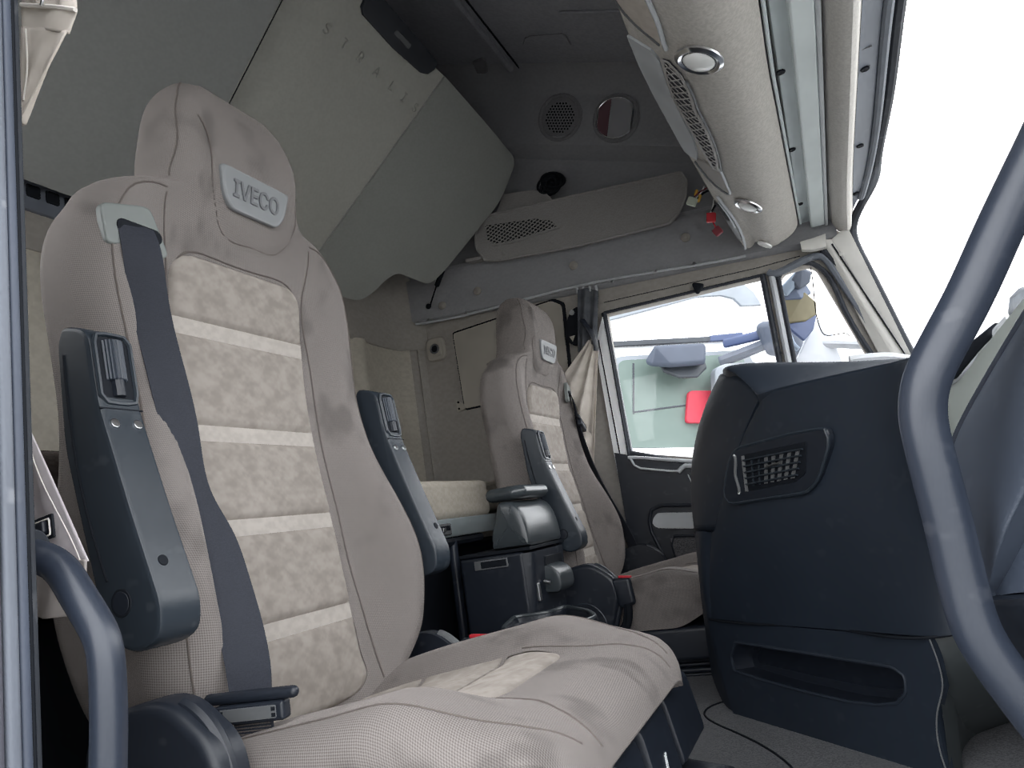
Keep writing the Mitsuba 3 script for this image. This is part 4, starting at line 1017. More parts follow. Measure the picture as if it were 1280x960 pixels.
# wrap round trim behind the panel edge
H0 = [dp3(0.060, 0.376, -0.010), dp3(0.168, 0.512, -0.010), dp3(0.285, 0.610, -0.010)]
T = np.array([[(0.5081, 0.3600, 0.3656), (0.5471, 0.3600, 0.5641), (0.6434, 0.3200, 0.7132)],
              [(0.5301, 0.2500, 0.3703), (0.5734, 0.2200, 0.5456), (0.6659, 0.2200, 0.7094)],
              [(0.5476, 0.1900, 0.3704), (0.6258, 0.1200, 0.5422), (0.7123, 0.1000, 0.6769)],
              [(0.5782, 0.1400, 0.3698), (0.6695, 0.0450, 0.5286), (0.7373, 0.0200, 0.6404)],
              [(0.5925, 0.1150, 0.3714), (0.6806, 0.0300, 0.5198), (0.7515, -0.0300, 0.6132)]])
add(da + '__corner_trim', shell(surf(T, 26, 22, 2), V(0.03, 0.02, 0.0)), 'dash_plastic', 50)
# low corner behind the lower panel
LC = np.array([[(0.5088, 0.3600, 0.3694), (0.4918, 0.3600, 0.1848), (0.4837, 0.3600, 0.0288)],
               [(0.5289, 0.2600, 0.3734), (0.5188, 0.2400, 0.1945), (0.5205, 0.2400, -0.0004)],
               [(0.5515, 0.1800, 0.3724), (0.5318, 0.1900, 0.1931), (0.5436, 0.1800, -0.0014)],
               [dp3(0.045, 0.372, -0.012), dp3(-0.005, 0.192, -0.012), dp3(0.010, 0.0, -0.006)]])
add(da + '__corner_side', shell(surf(LC, 22, 16, 2), V(0.03, 0.02, 0.0)), 'dash_plastic', 50)
# top hood
HT = np.array([[(0.7515, -0.0300, 0.6132), (0.7711, -0.0700, 0.6143), (0.8835, -0.1700, 0.6046), (0.9809, -0.2850, 0.5885), (1.0175, -0.3400, 0.5805)],
               [(0.7126, 0.1000, 0.6786), (0.7525, 0.0400, 0.6558), (0.8893, -0.0600, 0.6316), (0.9912, -0.2000, 0.6031), (1.0269, -0.2800, 0.5907)],
               [(0.6662, 0.2200, 0.7112), (0.7264, 0.2000, 0.7172), (0.9039, 0.1000, 0.6643), (1.0081, -0.0500, 0.6235), (1.0563, -0.1500, 0.6019)],
               [(0.655, 0.60, 0.70), (0.72, 0.60, 0.71), (0.95, 0.55, 0.66), (1.10, 0.50, 0.62), (1.20, 0.40, 0.60)]])
add(da + '__top_hood', shell(surf(HT, 26, 30, 2), V(0.0, 0.02, -0.025)), 'dash_plastic', 50)
# far part of the dashboard towards the driver's side
FT = np.array([[(0.655, 0.56, 0.69), (0.95, 0.54, 0.655), (1.20, 0.45, 0.60)], [(0.80, 0.85, 0.69), (1.0, 0.85, 0.66), (1.22, 0.85, 0.62)], [(0.92, 1.06, 0.66), (1.05, 1.07, 0.65), (1.2, 1.06, 0.62)]])
add(da + '__far_top', shell(surf(FT, 14, 14, 2), V(0, 0, -0.05)), 'dash_plastic', 50)
# pale windscreen sill seen above the hood
add(da + '__sill_strip', tube([(0.9609, 0.9800, 0.7810), (1.0463, 1.0000, 0.7744), (1.1317, 1.0300, 0.7490)], 0.016, 8, 14), 'pale_trim')
# lower panel with a map pocket
def sz(p):
    p = V(*p) - CB
    return (p @ CD, p[2] + CB[2])
lower = [dp3(-0.012, 0.187), dp3(0.20, 0.190), dp3(0.548, 0.197)]
lp = [(-0.008, 0.187), (0.15, 0.189), (0.35, 0.193), (0.548, 0.197), (0.553, 0.17), (0.552, 0.13), (0.535, 0.10), (0.527, 0.085), (0.524, 0.0), (0.010, 0.0), (0.0, 0.05)]
hole = [sz(q) for q in ((0.5951, 0.1138, 0.1478), (0.7238, -0.0231, 0.1483), (0.8690, -0.1775, 0.1476), (0.8831, -0.1925, 0.1361), (0.8789, -0.1880, 0.1109), (0.8639, -0.1722, 0.0935), (0.8360, -0.1425, 0.0833), (0.7883, -0.0917, 0.0781), (0.7084, -0.0067, 0.0788), (0.6312, 0.0754, 0.0831), (0.5795, 0.1304, 0.0887), (0.5786, 0.1314, 0.1170))]
O_ = CB - V(0, 0, CB[2]) + CN * 0.004
lpn = da + '__lower_panel'
add(lpn, put(trimesh.creation.extrude_polygon(Polygon([(x, z) for x, z in lp], [hole]), 0.012, engine='earcut'), O_ - CN * 0.012, CD, (0, 0, 1)), 'dash_plastic')
hr = np.array(hole)
rim_pts = [O_ + CD * x + V(0, 0, z) for x, z in np.vstack([hr, hr[:1]])]
add(lpn + '__pocket_rim', tube(rim_pts, 0.003, 6, 120, straight=True), 'dash_plastic')
back_ = shell(np.array([[O_ + CD * x + V(0, 0, z) - CN * d for x, z, d in ((h[0], h[1], 0.002), ((h[0] - 0.27) * 0.97 + 0.27, h[1] - 0.002, 0.045), ((h[0] - 0.27) * 0.9 + 0.27, h[1] * 0.6 + 0.045, 0.05))] for h in np.vstack([hr, hr[:1]])]), 0.002)
add(lpn + '__pocket_liner', back_, 'dash_dark', 40)
add(lpn + '__pocket_back', plate([tuple(h) for h in hr], O_ - CN * 0.050, CD, (0, 0, 1), 0.002), 'dash_dark')
edge2 = [O_ + CD * x + V(0, 0, z) + CN * 0.0005 for x, z in ((0.549, 0.197), (0.554, 0.165), (0.551, 0.13), (0.535, 0.10), (0.528, 0.085), (0.525, 0.0))]
add(lpn + '__edge_bead', tube(edge2, 0.0013, 6, 40), 'mid_grey_plastic')
add(lpn + '__panel_gap', tube([dp3(-0.012, 0.188, 0.003), dp3(0.2, 0.1915, 0.005), dp3(0.40, 0.196, 0.005), dp3(0.56, 0.200, 0.001), V(0.985, -0.245, 0.205), V(1.05, -0.255, 0.208)], 0.0025, 6, 50), 'deep_black')
# tunnel side turning forward into the footwell
TS = np.array([[dp3(0.545, 0.197, -0.002), V(0.98, -0.235, 0.205), V(1.08, -0.245, 0.21), V(1.20, -0.25, 0.22)],
               [dp3(0.537, 0.10, 0.0), V(0.955, -0.19, 0.105), V(1.06, -0.16, 0.11), V(1.20, -0.13, 0.12)],
               [dp3(0.522, 0.0, 0.0), V(0.947, -0.06, 0.0), V(1.05, 0.05, 0.0), V(1.20, 0.18, 0.0)]])
add(da + '__tunnel_side', shell(surf(TS, 18, 22, 2), V(0.02, 0.03, 0.0)), 'dash_green', 50)
pb('dash_green', plastic((0.030, 0.036, 0.038), 0.006), 0.5, 0.5)
# air vent on the side panel
vt = da + '__air_vent'
VO = V(*(0.7605, -0.0621, 0.4781)) + CN * 0.018
def vp(px3):
    p = V(*px3) - VO
    return (p @ CD, p[2])
vout = rpoly([vp(q) for q in ((0.7026, -0.0005, 0.5276), (0.8084, -0.1131, 0.5301), (0.8677, -0.1762, 0.5262), (0.8669, -0.1753, 0.4998), (0.8374, -0.1439, 0.4440), (0.8152, -0.1203, 0.4256), (0.6607, 0.0440, 0.4223), (0.6513, 0.0540, 0.4443), (0.6810, 0.0224, 0.5099))], 0.014, 5)
add(vt, put(bev(vout, 0.012, 0.005), VO - CN * 0.008, CD, (0, 0, 1)), 'dash_dark')
vin = rpoly([vp(q) for q in ((0.7140, -0.0127, 0.5112), (0.8337, -0.1400, 0.5101), (0.8197, -0.1251, 0.4578), (0.8011, -0.1053, 0.4470), (0.7100, -0.0084, 0.4427))], 0.006, 4)
add(vt + '__vent_opening', put(bev(vin, 0.0035, 0.0005), VO + CN * 0.002, CD, (0, 0, 1)), 'deep_black')
rm = np.vstack([vout, vout[:1]])
add(vt + '__vent_rim', tube([VO + CD * x + V(0, 0, z) + CN * 0.002 for x, z in rm * 0.985], 0.0032, 6, len(rm), straight=True), 'arm_plastic')
v0 = np.array([vp(q) for q in ((0.7175, -0.0163, 0.5043), (0.8295, -0.1355, 0.5028))])
v1 = np.array([vp(q) for q in ((0.7129, -0.0115, 0.4484), (0.8075, -0.1122, 0.4515))])
for i in range(5):
    t_ = (i + 0.45) / 5
    a, b = v0[0] * (1 - t_) + v1[0] * t_, v0[1] * (1 - t_) + v1[1] * t_
    P0, P1 = VO + CD * a[0] + V(0, 0, a[1]) + CN * 0.008, VO + CD * b[0] + V(0, 0, b[1]) + CN * 0.008
    add(vt + '__vent_slat', loft([[p + V(0, 0, 0.0016), p + CN * 0.005 + V(0, 0, 0.0028), p + CN * 0.005 + V(0, 0, 0.0008), p - V(0, 0, 0.0012)] for p in (P0, P1)]), 'arm_plastic', False)
for i in range(7):
    t_ = 0.12 + i * 0.13
    a, b = v0[0] * (1 - t_) + v0[1] * t_, v1[0] * (1 - t_) + v1[1] * t_
    w_ = 0.0042 if i > 1 else 0.0018
    P0, P1 = VO + CD * a[0] + V(0, 0, a[1] - 0.002) + CN * 0.0058, VO + CD * b[0] + V(0, 0, b[1] + 0.002) + CN * 0.0058
    add(vt + '__vent_vane', loft([[p - CD * w_, p + CD * w_, p + CD * w_ + CN * 0.002, p - CD * w_ + CN * 0.002] for p in (P0, P1)]), 'mid_grey_plastic' if i > 1 else 'arm_plastic', False)
a, b = [VO + CD * q[0] + V(0, 0, q[1]) + CN * 0.007 for q in (vp((0.7153, -0.0140, 0.5094)), vp((0.7084, -0.0067, 0.4429)))]
add(vt + '__vent_side_bar', tube([a, b], 0.0035, 8), 'mid_grey_plastic')
wp = [VO + CD * q[0] + V(0, 0, q[1]) + CN * 0.006 for q in (vp((0.6975, 0.0049, 0.5130)), vp((0.6943, 0.0083, 0.4916)), vp((0.6908, 0.0120, 0.4765)), vp((0.6919, 0.0108, 0.4592)), vp((0.6914, 0.0113, 0.4421)))]
add(vt + '__vent_wheel', tube(wp, 0.0030, 8, 24), 'mid_grey_plastic')
for q in (wp[0], wp[-1]):
    add(vt + '__wheel_mark', disc(q + CN * 0.001, CN, 0.0030, 0.0012), 'print_silver')
tabp = [vp((0.7611, -0.0628, 0.4809)), vp((0.7881, -0.0915, 0.4832))]
add(vt + '__vent_tab', tube([VO + CD * q[0] + V(0, 0, q[1]) + CN * 0.0145 for q in tabp], 0.0022, 6), 'steel')

# passenger side end of the dashboard, close to the door opening
PE = np.array([[(0.9396, -0.6600, 0.3974), (0.9527, -0.7000, 0.4555), (0.9827, -0.7400, 0.5039), (1.0176, -0.7800, 0.5513), (1.0505, -0.8000, 0.5909)],
               [(0.9254, -0.7200, 0.3593), (0.9503, -0.7600, 0.4382), (0.9791, -0.8000, 0.4882), (1.0079, -0.8400, 0.5279), (1.0360, -0.8600, 0.5596)],
               [(0.9335, -0.7800, 0.3356), (0.9480, -0.8200, 0.3914), (0.9697, -0.8400, 0.4265), (0.9942, -0.8700, 0.4670), (1.0206, -0.8900, 0.4991)],
               [(0.9405, -0.7900, 0.3383), (0.9511, -0.8200, 0.3727), (0.9803, -0.8400, 0.4236), (1.0099, -0.8600, 0.4530), (1.0366, -0.8800, 0.4800)]])
add(da + '__door_side_end', shell(surf(PE, 26, 26, 2), V(0.03, 0.03, 0.0)), 'dash_grain', 50)
pb('dash_grain', plastic((0.036, 0.046, 0.066), 0.008), 0.55, 0.5, bump=grain, scale=0.0005)
add(da + '__end_lip', tube([(0.9396, -0.6600, 0.3974), (0.9527, -0.7000, 0.4555), (0.9827, -0.7400, 0.5039), (1.0176, -0.7800, 0.5513), (1.0505, -0.8000, 0.5909)], 0.004, 8, 40), 'tube_paint')
PD = np.array([[(0.9358, -0.7600, 0.3325), (0.9552, -0.7800, 0.3748), (0.9854, -0.8000, 0.4287), (1.0204, -0.8200, 0.4654)],
               [(0.9376, -0.7700, 0.3318), (0.9531, -0.8000, 0.3384), (0.9700, -0.8200, 0.3419), (0.9960, -0.8400, 0.3465)]])
add(da + '__end_panel', shell(surf(PD, 14, 14, 1), V(0.03, 0.03, 0.0)), 'dash_bluegrey', 50)
pb('dash_bluegrey', plastic((0.062, 0.078, 0.110), 0.01), 0.5, 0.5, bump=grain, scale=0.0004)
PL_ = np.array([[(0.9363, -0.7600, 0.3344), (0.9738, -0.8000, 0.3399), (1.0007, -0.8400, 0.3460)], [(0.9313, -0.8000, 0.3345), (0.9651, -0.8400, 0.3396), (0.9900, -0.8800, 0.3462)], [(0.9355, -0.7800, 0.3008), (0.9615, -0.8200, 0.3067), (0.9871, -0.8600, 0.3125)], [(0.9384, -0.7400, 0.2472), (0.9633, -0.7800, 0.2563), (0.9862, -0.8200, 0.2656)]])
add(da + '__end_shelf', shell(surf(PL_, 14, 10, 1), V(0.03, 0.03, 0.0)), 'dash_dark', 50)
# pale top of the passenger side seen between handle and end
GT = np.array([[(0.9817, -0.3600, 0.5621), (0.9786, -0.4500, 0.4603), (0.9558, -0.5000, 0.3875)], [(0.9992, -0.4600, 0.5398), (0.9813, -0.5400, 0.4569), (0.9546, -0.6000, 0.3924)], [(1.0277, -0.5600, 0.5615), (1.0126, -0.6000, 0.4999), (0.9768, -0.6400, 0.3910)], [(1.0637, -0.6400, 0.5990), (1.0474, -0.6800, 0.5387), (1.0097, -0.7200, 0.4178)]])
add(da + '__top_slope', shell(surf(GT, 16, 12, 1), V(0.05, 0.03, -0.02)), 'dash_top_pale', 50)
pb('dash_top_pale', plastic((0.24, 0.265, 0.25), 0.01), 0.5, 0.5)
add(da + '__demister_rim', tube([(0.9979, -0.4800, 0.5377), (1.0063, -0.5000, 0.5413), (1.0210, -0.5300, 0.5530), (1.0374, -0.5600, 0.5701), (1.0518, -0.5800, 0.5826)], 0.005, 8, 30), 'pale_trim')
add(da + '__demister_slot', hull([(0.9999, -0.5000, 0.5427), (1.0349, -0.5600, 0.5726), (1.0423, -0.5600, 0.5780), (1.0189, -0.5300, 0.5647)], 0.006), 'deep_black')

# ---------------------------------------------------------------- overhead console above the windscreen
oc = thing('overhead_console', 'beige felt overhead console above the windscreen', 'console')
def Lrow(y):
    a = abs(y)
    return V(np.interp(a, [0, 0.29, 0.61, 1.05], [0.656, 0.672, 0.695, 0.729]), y, np.interp(a, [0, 0.29, 0.61, 1.05], [1.352, 1.32, 1.28, 1.24]))
def Frow(y):
    return V(np.interp(abs(y), [0, 0.4, 1.05], [0.897, 0.902, 0.910]), y, 1.26)
def crow(y, e=0.0):
    l, f = Lrow(y), Frow(y)
    m1 = V(np.interp(abs(y), [0, 0.4, 1.05], [0.745, 0.752, 0.765]), y, 1.240)
    pts = [V(l[0] - 0.01, y, l[2] + 0.45), l, l + (m1 - l) * 0.5 + V(0.006, 0, -0.012), m1, V(0.80, y, 1.212), V(0.85, y, 1.215), V(f[0] - 0.018, y, 1.235), f, V(f[0] + 0.003, y, 1.30), V(f[0], y, 1.60)]
    pts = np.array(pts)
    c = V(0.80, y, 1.32)
    if e > 0:
        pts = c + (pts - c) * (1 - e)
        pts[:, 1] = y
    return pts
ys = np.r_[-1.10, np.linspace(-1.0, 0.98, 24)]
secs = [crow(y) for y in ys] + [crow(1.0, 0.0), crow(1.03, 0.05), crow(1.05, 0.16), crow(1.055, 0.30)]
secs = np.array([np.vstack([s[:1], spl(s[1:-2], 30), s[-2:]]) for s in secs])
add(oc + '__shell', shell(secs, V(0, 0.0, 0.02)), 'console_beige', 40)
labels[oc + '__shell'] = {'label': 'beige felt covered underside'}
def onc(y, t, o=0.0):
    """Point on the console underside: t runs from the rear lip (0) to the front edge (1)."""
    s = crow(y)[1:-2]
    d = np.r_[0, np.cumsum(np.linalg.norm(np.diff(s, axis=0), axis=1))]
    f = make_interp_spline(d, s, k=3)
    p, g = f(t * d[-1]), f(t * d[-1], 1)
    n = unit(np.cross(V(0, 1, 0), g))
    n = n if n[2] < 0 else -n
    return p + n * o, n, unit(g)
def cpatch(key, cols, mat, o0, th, smooth=40):
    """Plate on the underside: cols = [(y, t0, t1)]."""
    P = []
    for y, t0, t1 in cols:
        P.append([onc(y, t, o0 + 0.003)[0] for t in np.linspace(t0, t1, 8)])
    N = onc(cols[len(cols) // 2][0], (cols[0][1] + cols[0][2]) / 2)[1]
    return add(key, shell(np.array(P), -N * th), mat, smooth)
# pale strip along the rear lip, tan recess, mesh grille, open slot
def cpoint(p):
    """(y, t) of the underside point nearest to p."""
    y = p[1]
    ts = np.linspace(0, 1, 201)
    q = np.array([onc(y, t)[0] for t in ts])
    return y, ts[np.argmin(np.linalg.norm(q - V(*p), axis=1))]
def ctube(key, yt, r, mat, n=40, o=0.005):
    q = spl(yt, n)
    return add(key, tube(np.array([onc(a, min(max(b, 0.0), 1.0), o)[0] for a, b in q]), r, 6, n, straight=True), mat)
cpatch(oc + '__pale_strip', [(y, 0.0, t) for y, t in ((-0.19, 0.20), (-0.16, 0.255), (-0.06, 0.255), (0.07, 0.25), (0.2, 0.24), (0.28, 0.20), (0.34, 0.14))], 'pale_trim', 0.002, 0.006)
tan = [(-0.60, 0.0, 0.24), (-0.47, 0.0, 0.275), (-0.37, 0.0, 0.295), (-0.315, 0.05, 0.32), (-0.27, 0.16, 0.325), (-0.235, 0.295, 0.33)]
cpatch(oc + '__tan_recess', tan, 'console_tan', 0.0015, 0.004)
pb('console_tan', cloth((0.37, 0.335, 0.30), (0.41, 0.375, 0.34), 90), 0.8, 0.2)
ctube(oc + '__recess_edge', [(c[0], c[2] + 0.012) for c in tan[:-1]] + [(-0.228, 0.345)], 0.0045, 'pale_trim')
ctube(oc + '__recess_edge', [(-0.37, 0.0), (-0.315, 0.06), (-0.27, 0.17), (-0.235, 0.30)], 0.003, 'mid_grey_plastic')
# mesh grille: bars laid in (y, t)
gl_ = [(-0.175, 0.285), (-0.08, 0.275), (0.07, 0.285), (0.20, 0.295), (0.35, 0.305)]
gr_2 = [(0.355, 0.345), (0.27, 0.405), (0.18, 0.44), (0.10, 0.455), (-0.07, 0.445), (-0.14, 0.405), (-0.178, 0.33)]
gpoly = [(y, t * 0.30) for y, t in gl_ + gr_2]
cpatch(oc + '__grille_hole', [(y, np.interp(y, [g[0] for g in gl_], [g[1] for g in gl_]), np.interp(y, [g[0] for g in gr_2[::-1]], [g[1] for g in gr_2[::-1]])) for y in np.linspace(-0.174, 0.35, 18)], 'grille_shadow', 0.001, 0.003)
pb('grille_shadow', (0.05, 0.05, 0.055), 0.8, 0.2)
gms = []
for g in lattice(gpoly, 0.0185, 0.0030, math.radians(40), math.radians(140)):
    m = trimesh.creation.extrude_polygon(g, 0.0012, engine='earcut')
    m = m.subdivide_to_size(0.02)
    v = np.array(m.vertices)
    q = np.array([onc(a, b / 0.30, 0.0055 + c)[0] for a, b, c in v])
    gms.append(trimesh.Trimesh(q, m.faces, process=False))
k_ = add(oc + '__mesh_grille', cat(*gms), 'pale_mesh', False)
labels[k_] = {'label': 'pale diamond mesh grille', 'kind': 'stuff'}
pb('pale_mesh', plastic((0.35, 0.34, 0.325), 0.0), 0.5, 0.4)
ctube(oc + '__grille_edge', [(0.36, 0.365), (0.27, 0.425), (0.18, 0.458), (0.10, 0.472), (-0.06, 0.462), (-0.12, 0.435)], 0.003, 'mid_grey_plastic')
cpatch(oc + '__side_pocket', [(0.335, 0.13, 0.355), (0.37, 0.12, 0.36), (0.44, 0.17, 0.335), (0.50, 0.25, 0.315)], 'console_trim', 0.0015, 0.004)
ctube(oc + '__pocket_edge', [(0.335, 0.372), (0.40, 0.356), (0.46, 0.338), (0.52, 0.312), (0.53, 0.285)], 0.0035, 'pale_trim')
ctube(oc + '__pocket_edge', [(0.36, 0.10), (0.44, 0.155), (0.53, 0.275)], 0.003, 'mid_grey_plastic')
slot = [(0.62, 0.03, 0.10), (0.70, 0.03, 0.145), (0.80, 0.03, 0.135), (0.92, 0.03, 0.09)]
cpatch(oc + '__open_slot', slot, 'mid_grey_plastic', 0.0012, 0.003)
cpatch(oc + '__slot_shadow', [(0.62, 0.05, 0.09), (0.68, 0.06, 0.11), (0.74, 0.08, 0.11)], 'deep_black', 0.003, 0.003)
ctube(oc + '__slot_edge', [(0.56, 0.14), (0.62, 0.155), (0.72, 0.165), (0.85, 0.14), (1.0, 0.06)], 0.0042, 'pale_trim')
ctube(oc + '__slot_bar', [(0.60, 0.11), (0.70, 0.13), (0.80, 0.115)], 0.003, 'pale_trim')
# two spot lamps
def spot(name, p, label, r):
    y, t = cpoint(p)
    q, n, g = onc(y, t, 0.004)
    k = thing(name, label, 'lamp', 'round lamps in the overhead console')
    add(k + '__lamp_bezel', ringdisc(q - n * 0.001, n, r * 0.70, r, 0.008, 36, V(0, 1, 0), 0.92), 'chrome')
    add(k + '__lamp_ring', ringdisc(q, n, r * 0.62, r * 0.78, 0.005, 36, V(0, 1, 0), 0.92), 'mid_grey_plastic')
    a = np.linspace(0, np.pi / 2, 7)
    b = np.arange(28) * 2 * np.pi / 28
    U = V(0, 1, 0)
    W = np.cross(n, U)
    add(k + '__lamp_lens', loft([[q + U * (r * 0.68 * math.cos(i) * math.cos(j)) + W * (0.92 * r * 0.68 * math.cos(i) * math.sin(j)) + n * (0.001 + r * 0.30 * math.sin(i)) for j in b] for i in a[:-1]]), 'lens', 40)
spot('console_lamp', (0.7835, -0.2127, 1.2130), 'larger round chrome lamp nearer the camera in the overhead console', 0.048)
spot('console_lamp', (0.7850, 0.5918, 1.2150), 'smaller looking round chrome lamp at the far end of the overhead console', 0.044)
qq, nn_, gg_ = onc(0.97, 0.42)
add(oc + '__end_lens', disc(qq + nn_ * 0.002, nn_, 0.024, 0.006), 'lens')

# loose wiring plugs hanging from the console
def plug(name, label, wires, blocks):
    k = thing(name, label, 'connector')
    for i, (pts, mat, r) in enumerate(wires):
        add(k + '__wire', tube(pts, r, 6, 24), mat)
    for nm, c, U, W, size, mat in blocks:
        h = np.array(size) / 2
        b = box(-h, h, 0.0025)
        add(k + '__' + nm, put(b, c, U, W), mat)
ux, uz = unit(V(0.55, 0.2, 0.75)), unit(V(-0.75, 0.1, 0.55))
base = V(*(0.6708, 0.7800, 1.3754))
plug('wiring_plug', 'pale green wiring plug with yellow clips dangling from the overhead console',
     [([(0.6904, 0.8000, 1.3765), (0.6656, 0.7900, 1.3701), (0.6389, 0.7800, 1.3535)], 'deep_black', 0.003), ([(0.6636, 0.8000, 1.3936), (0.6510, 0.7900, 1.3722), (0.6342, 0.7800, 1.3550)], 'white_paint', 0.002), ([(0.6825, 0.8000, 1.3873), (0.6572, 0.7900, 1.3783), (0.6304, 0.7800, 1.3617)], 'dark_red_plastic', 0.002)],
     [('plug_block', (0.6208, 0.7750, 1.3467), V(0.8, 0, -0.5), V(0.5, 0, 0.8), (0.030, 0.026, 0.014), 'pale_green_plastic'), ('plug_clip', (0.6432, 0.7850, 1.3539), V(0.5, 0, 0.8), V(-0.8, 0, 0.5), (0.024, 0.009, 0.012), 'yellow_plastic'), ('plug_clip_001', (0.6369, 0.7880, 1.3761), V(0.5, 0, 0.8), V(-0.8, 0, 0.5), (0.020, 0.008, 0.010), 'yellow_plastic')])
plug('wiring_plug', 'pair of dark red wiring plugs dangling from the overhead console',
     [([(0.7019, 0.8000, 1.3347), (0.6851, 0.7900, 1.3178), (0.6730, 0.7800, 1.2994)], 'deep_black', 0.0035), ([(0.6838, 0.8000, 1.3434), (0.6776, 0.7900, 1.3175), (0.6674, 0.7800, 1.2958)], 'white_paint', 0.0018), ([(0.6675, 0.7800, 1.2717), (0.6715, 0.7800, 1.2545), (0.6741, 0.7800, 1.2431)], 'red_plastic', 0.0025)],
     [('plug_block', (0.6667, 0.7800, 1.2800), V(0.9, 0, -0.2), V(0.2, 0, 0.9), (0.028, 0.030, 0.012), 'red_plastic'), ('plug_block_001', (0.6767, 0.7800, 1.2317), V(0.85, 0, 0.45), V(-0.45, 0, 0.85), (0.026, 0.026, 0.012), 'dark_red_plastic')])

# ---------------------------------------------------------------- sun blind box and windscreen header
sb = thing('sun_blind', 'silver roller blind box running above the windscreen', 'blind')
def bar(x0, x1, z0, z1, y0, y1, r, bow=0.0):
    n = 30
    rings = []
    for y in np.linspace(y0, y1, n):
        c = rrect(x1 - x0, z1 - z0, r, 4)
        rings.append(np.c_[c[:, 0] + (x0 + x1) / 2 + bow * (1 - (y / 1.1) ** 2), np.full(len(c), y), c[:, 1] + (z0 + z1) / 2])
    return loft(rings)
add(sb + '__groove_strip', bar(0.916, 0.952, 1.277, 1.32, -1.1, 1.07, 0.004), 'silver_trim')
add(sb + '__cover_strip', bar(0.946, 0.990, 1.250, 1.31, -1.1, 1.06, 0.006, 0.0), 'silver_light')
add(sb + '__front_lip', bar(0.989, 0.999, 1.247, 1.31, -1.1, 1.07, 0.004), 'pale_trim')
add(sb + '__highlight_bead', tube([(Frow(y)[0] + 0.008, y, 1.268) for y in np.linspace(-1.08, 1.04, 20)], 0.004, 6, 20), 'silver_trim')  # silver colour draws the highlight along the console front edge
pb('silver_light', plastic((0.56, 0.61, 0.61), 0.0), 0.45, 0.5)
for q in ((0.9215, 0.0475, 1.2760), (0.9228, 0.4521, 1.2760), (0.9245, 0.8751, 1.2760), (0.9257, 1.1580, 1.2760)):
    add(sb + '__strip_screw', disc(V(q[0], q[1], 1.2775), (0, 0, -1), 0.009, 0.004), 'deep_black')
add(sb + '__end_bracket', shell(np.array([[(0.9035, 1.0500, 1.2115), (0.9410, 1.0500, 1.2115), (0.9838, 1.0500, 1.2152)], [(0.9026, 1.0500, 1.1837), (0.9355, 1.0500, 1.1739), (0.9771, 1.0500, 1.1727)]]), V(0, 0.03, 0)), 'pillar_trim')
hdz = thing('windscreen_header', 'beige felt header strip above the windscreen', 'trim')
prof = [(1.000, 1.31), (1.004, 1.262), (1.012, 1.240), (1.028, 1.224), (1.045, 1.219), (1.056, 1.228), (1.064, 1.252), (1.072, 1.270)]
rows_ = []
for y in np.r_[np.linspace(-1.08, 0.98, 22), 1.04, 1.10]:
    d = 0.022 * max(0, (y - 0.55) / 0.5) ** 2
    rows_.append([(x + (0.0 if i < 4 else d * 0.3), y, z - d * 0.2) for i, (x, z) in enumerate(spl(prof, 18))])
add(hdz + '__felt_roll', shell(np.array(rows_), V(0.0, 0, 0.03)), 'foam_beige', 40)
rows_ = []
for y in np.linspace(-1.08, 1.08, 30):
    a = abs(y)
    xo = np.interp(a, [0, 0.3, 0.66, 0.85, 1.0, 1.08], [1.130, 1.133, 1.130, 1.122, 1.102, 1.085])
    rows_.append([(1.058, y, 1.245), (1.068, y, 1.268), (1.068 + (xo - 1.068) * 0.6, y, 1.275), (xo, y, 1.290)])
add(hdz + '__lower_trim', shell(np.array(rows_), V(0.0, 0, 0.03)), 'blue_grey_trim', 40)
for q in ((1.0844, 0.1438, 1.2700), (1.0860, 0.5464, 1.2700), (1.0846, 0.9078, 1.2700)):
    add(hdz + '__trim_screw', disc(V(q[0], q[1], 1.271), (0, 0, -1), 0.009, 0.004), 'deep_black')
for y in (0.06, 0.14):
    add(hdz + '__trim_joint', box((1.070, y, 1.2695), (1.095, y + 0.0015, 1.28)), 'mid_grey_plastic')

# ---------------------------------------------------------------- grab handles by the door opening
gh = thing('grab_rail', 'thick kinked dark grab rail in front of the dashboard end', 'grab rail')
pts = [(1.0668, -0.8480, 0.7046), (1.0324, -0.8521, 0.6555), (0.9956, -0.8566, 0.6037), (0.9692, -0.8597, 0.5654), (0.9400, -0.8639, 0.5276), (0.9256, -0.8654, 0.5057), (0.9190, -0.8640, 0.4855), (0.9172, -0.8625, 0.4582), (0.9178, -0.8568, 0.4039), (0.9175, -0.8515, 0.3495), (0.9196, -0.8494, 0.3215), (0.9281, -0.8460, 0.2948), (0.9400, -0.8410, 0.2669), (0.9601, -0.8325, 0.2215)]
add(gh + '__tube', tube(pts, 0.0168, 20, 110), 'tube_paint', True)
add(gh + '__mounting_foot', hull([V(*pts[0]), V(*pts[0]) + V(0.06, 0.0, 0.03)], 0.024), 'black_plastic')
add(gh + '__mounting_foot_001', hull([V(*pts[-1]), V(*pts[-1]) + V(0.08, 0.0, -0.02)], 0.024), 'black_plastic')
gb = thing('grab_rail', 'bent dark grab rail on the door pillar beside the near armrest', 'grab rail')
pts = [(0.2387, -1.1000, 0.4893), (0.2533, -1.0950, 0.4826), (0.2676, -1.0900, 0.4740), (0.2888, -1.0900, 0.4529), (0.3088, -1.0900, 0.4267), (0.3182, -1.0900, 0.4111), (0.3218, -1.0900, 0.3875), (0.3178, -1.0900, 0.3197), (0.3121, -1.0900, 0.2178)]
add(gb + '__tube', tube(pts, 0.0130, 20, 90), 'tube_paint', True)
add(gb + '__mounting_foot', disc(V(*pts[0]) + V(-0.004, 0, 0), (1, 0, -0.1), 0.017, 0.02), 'black_plastic')
wsp = V(*(0.3426, -1.1085, 0.4184))

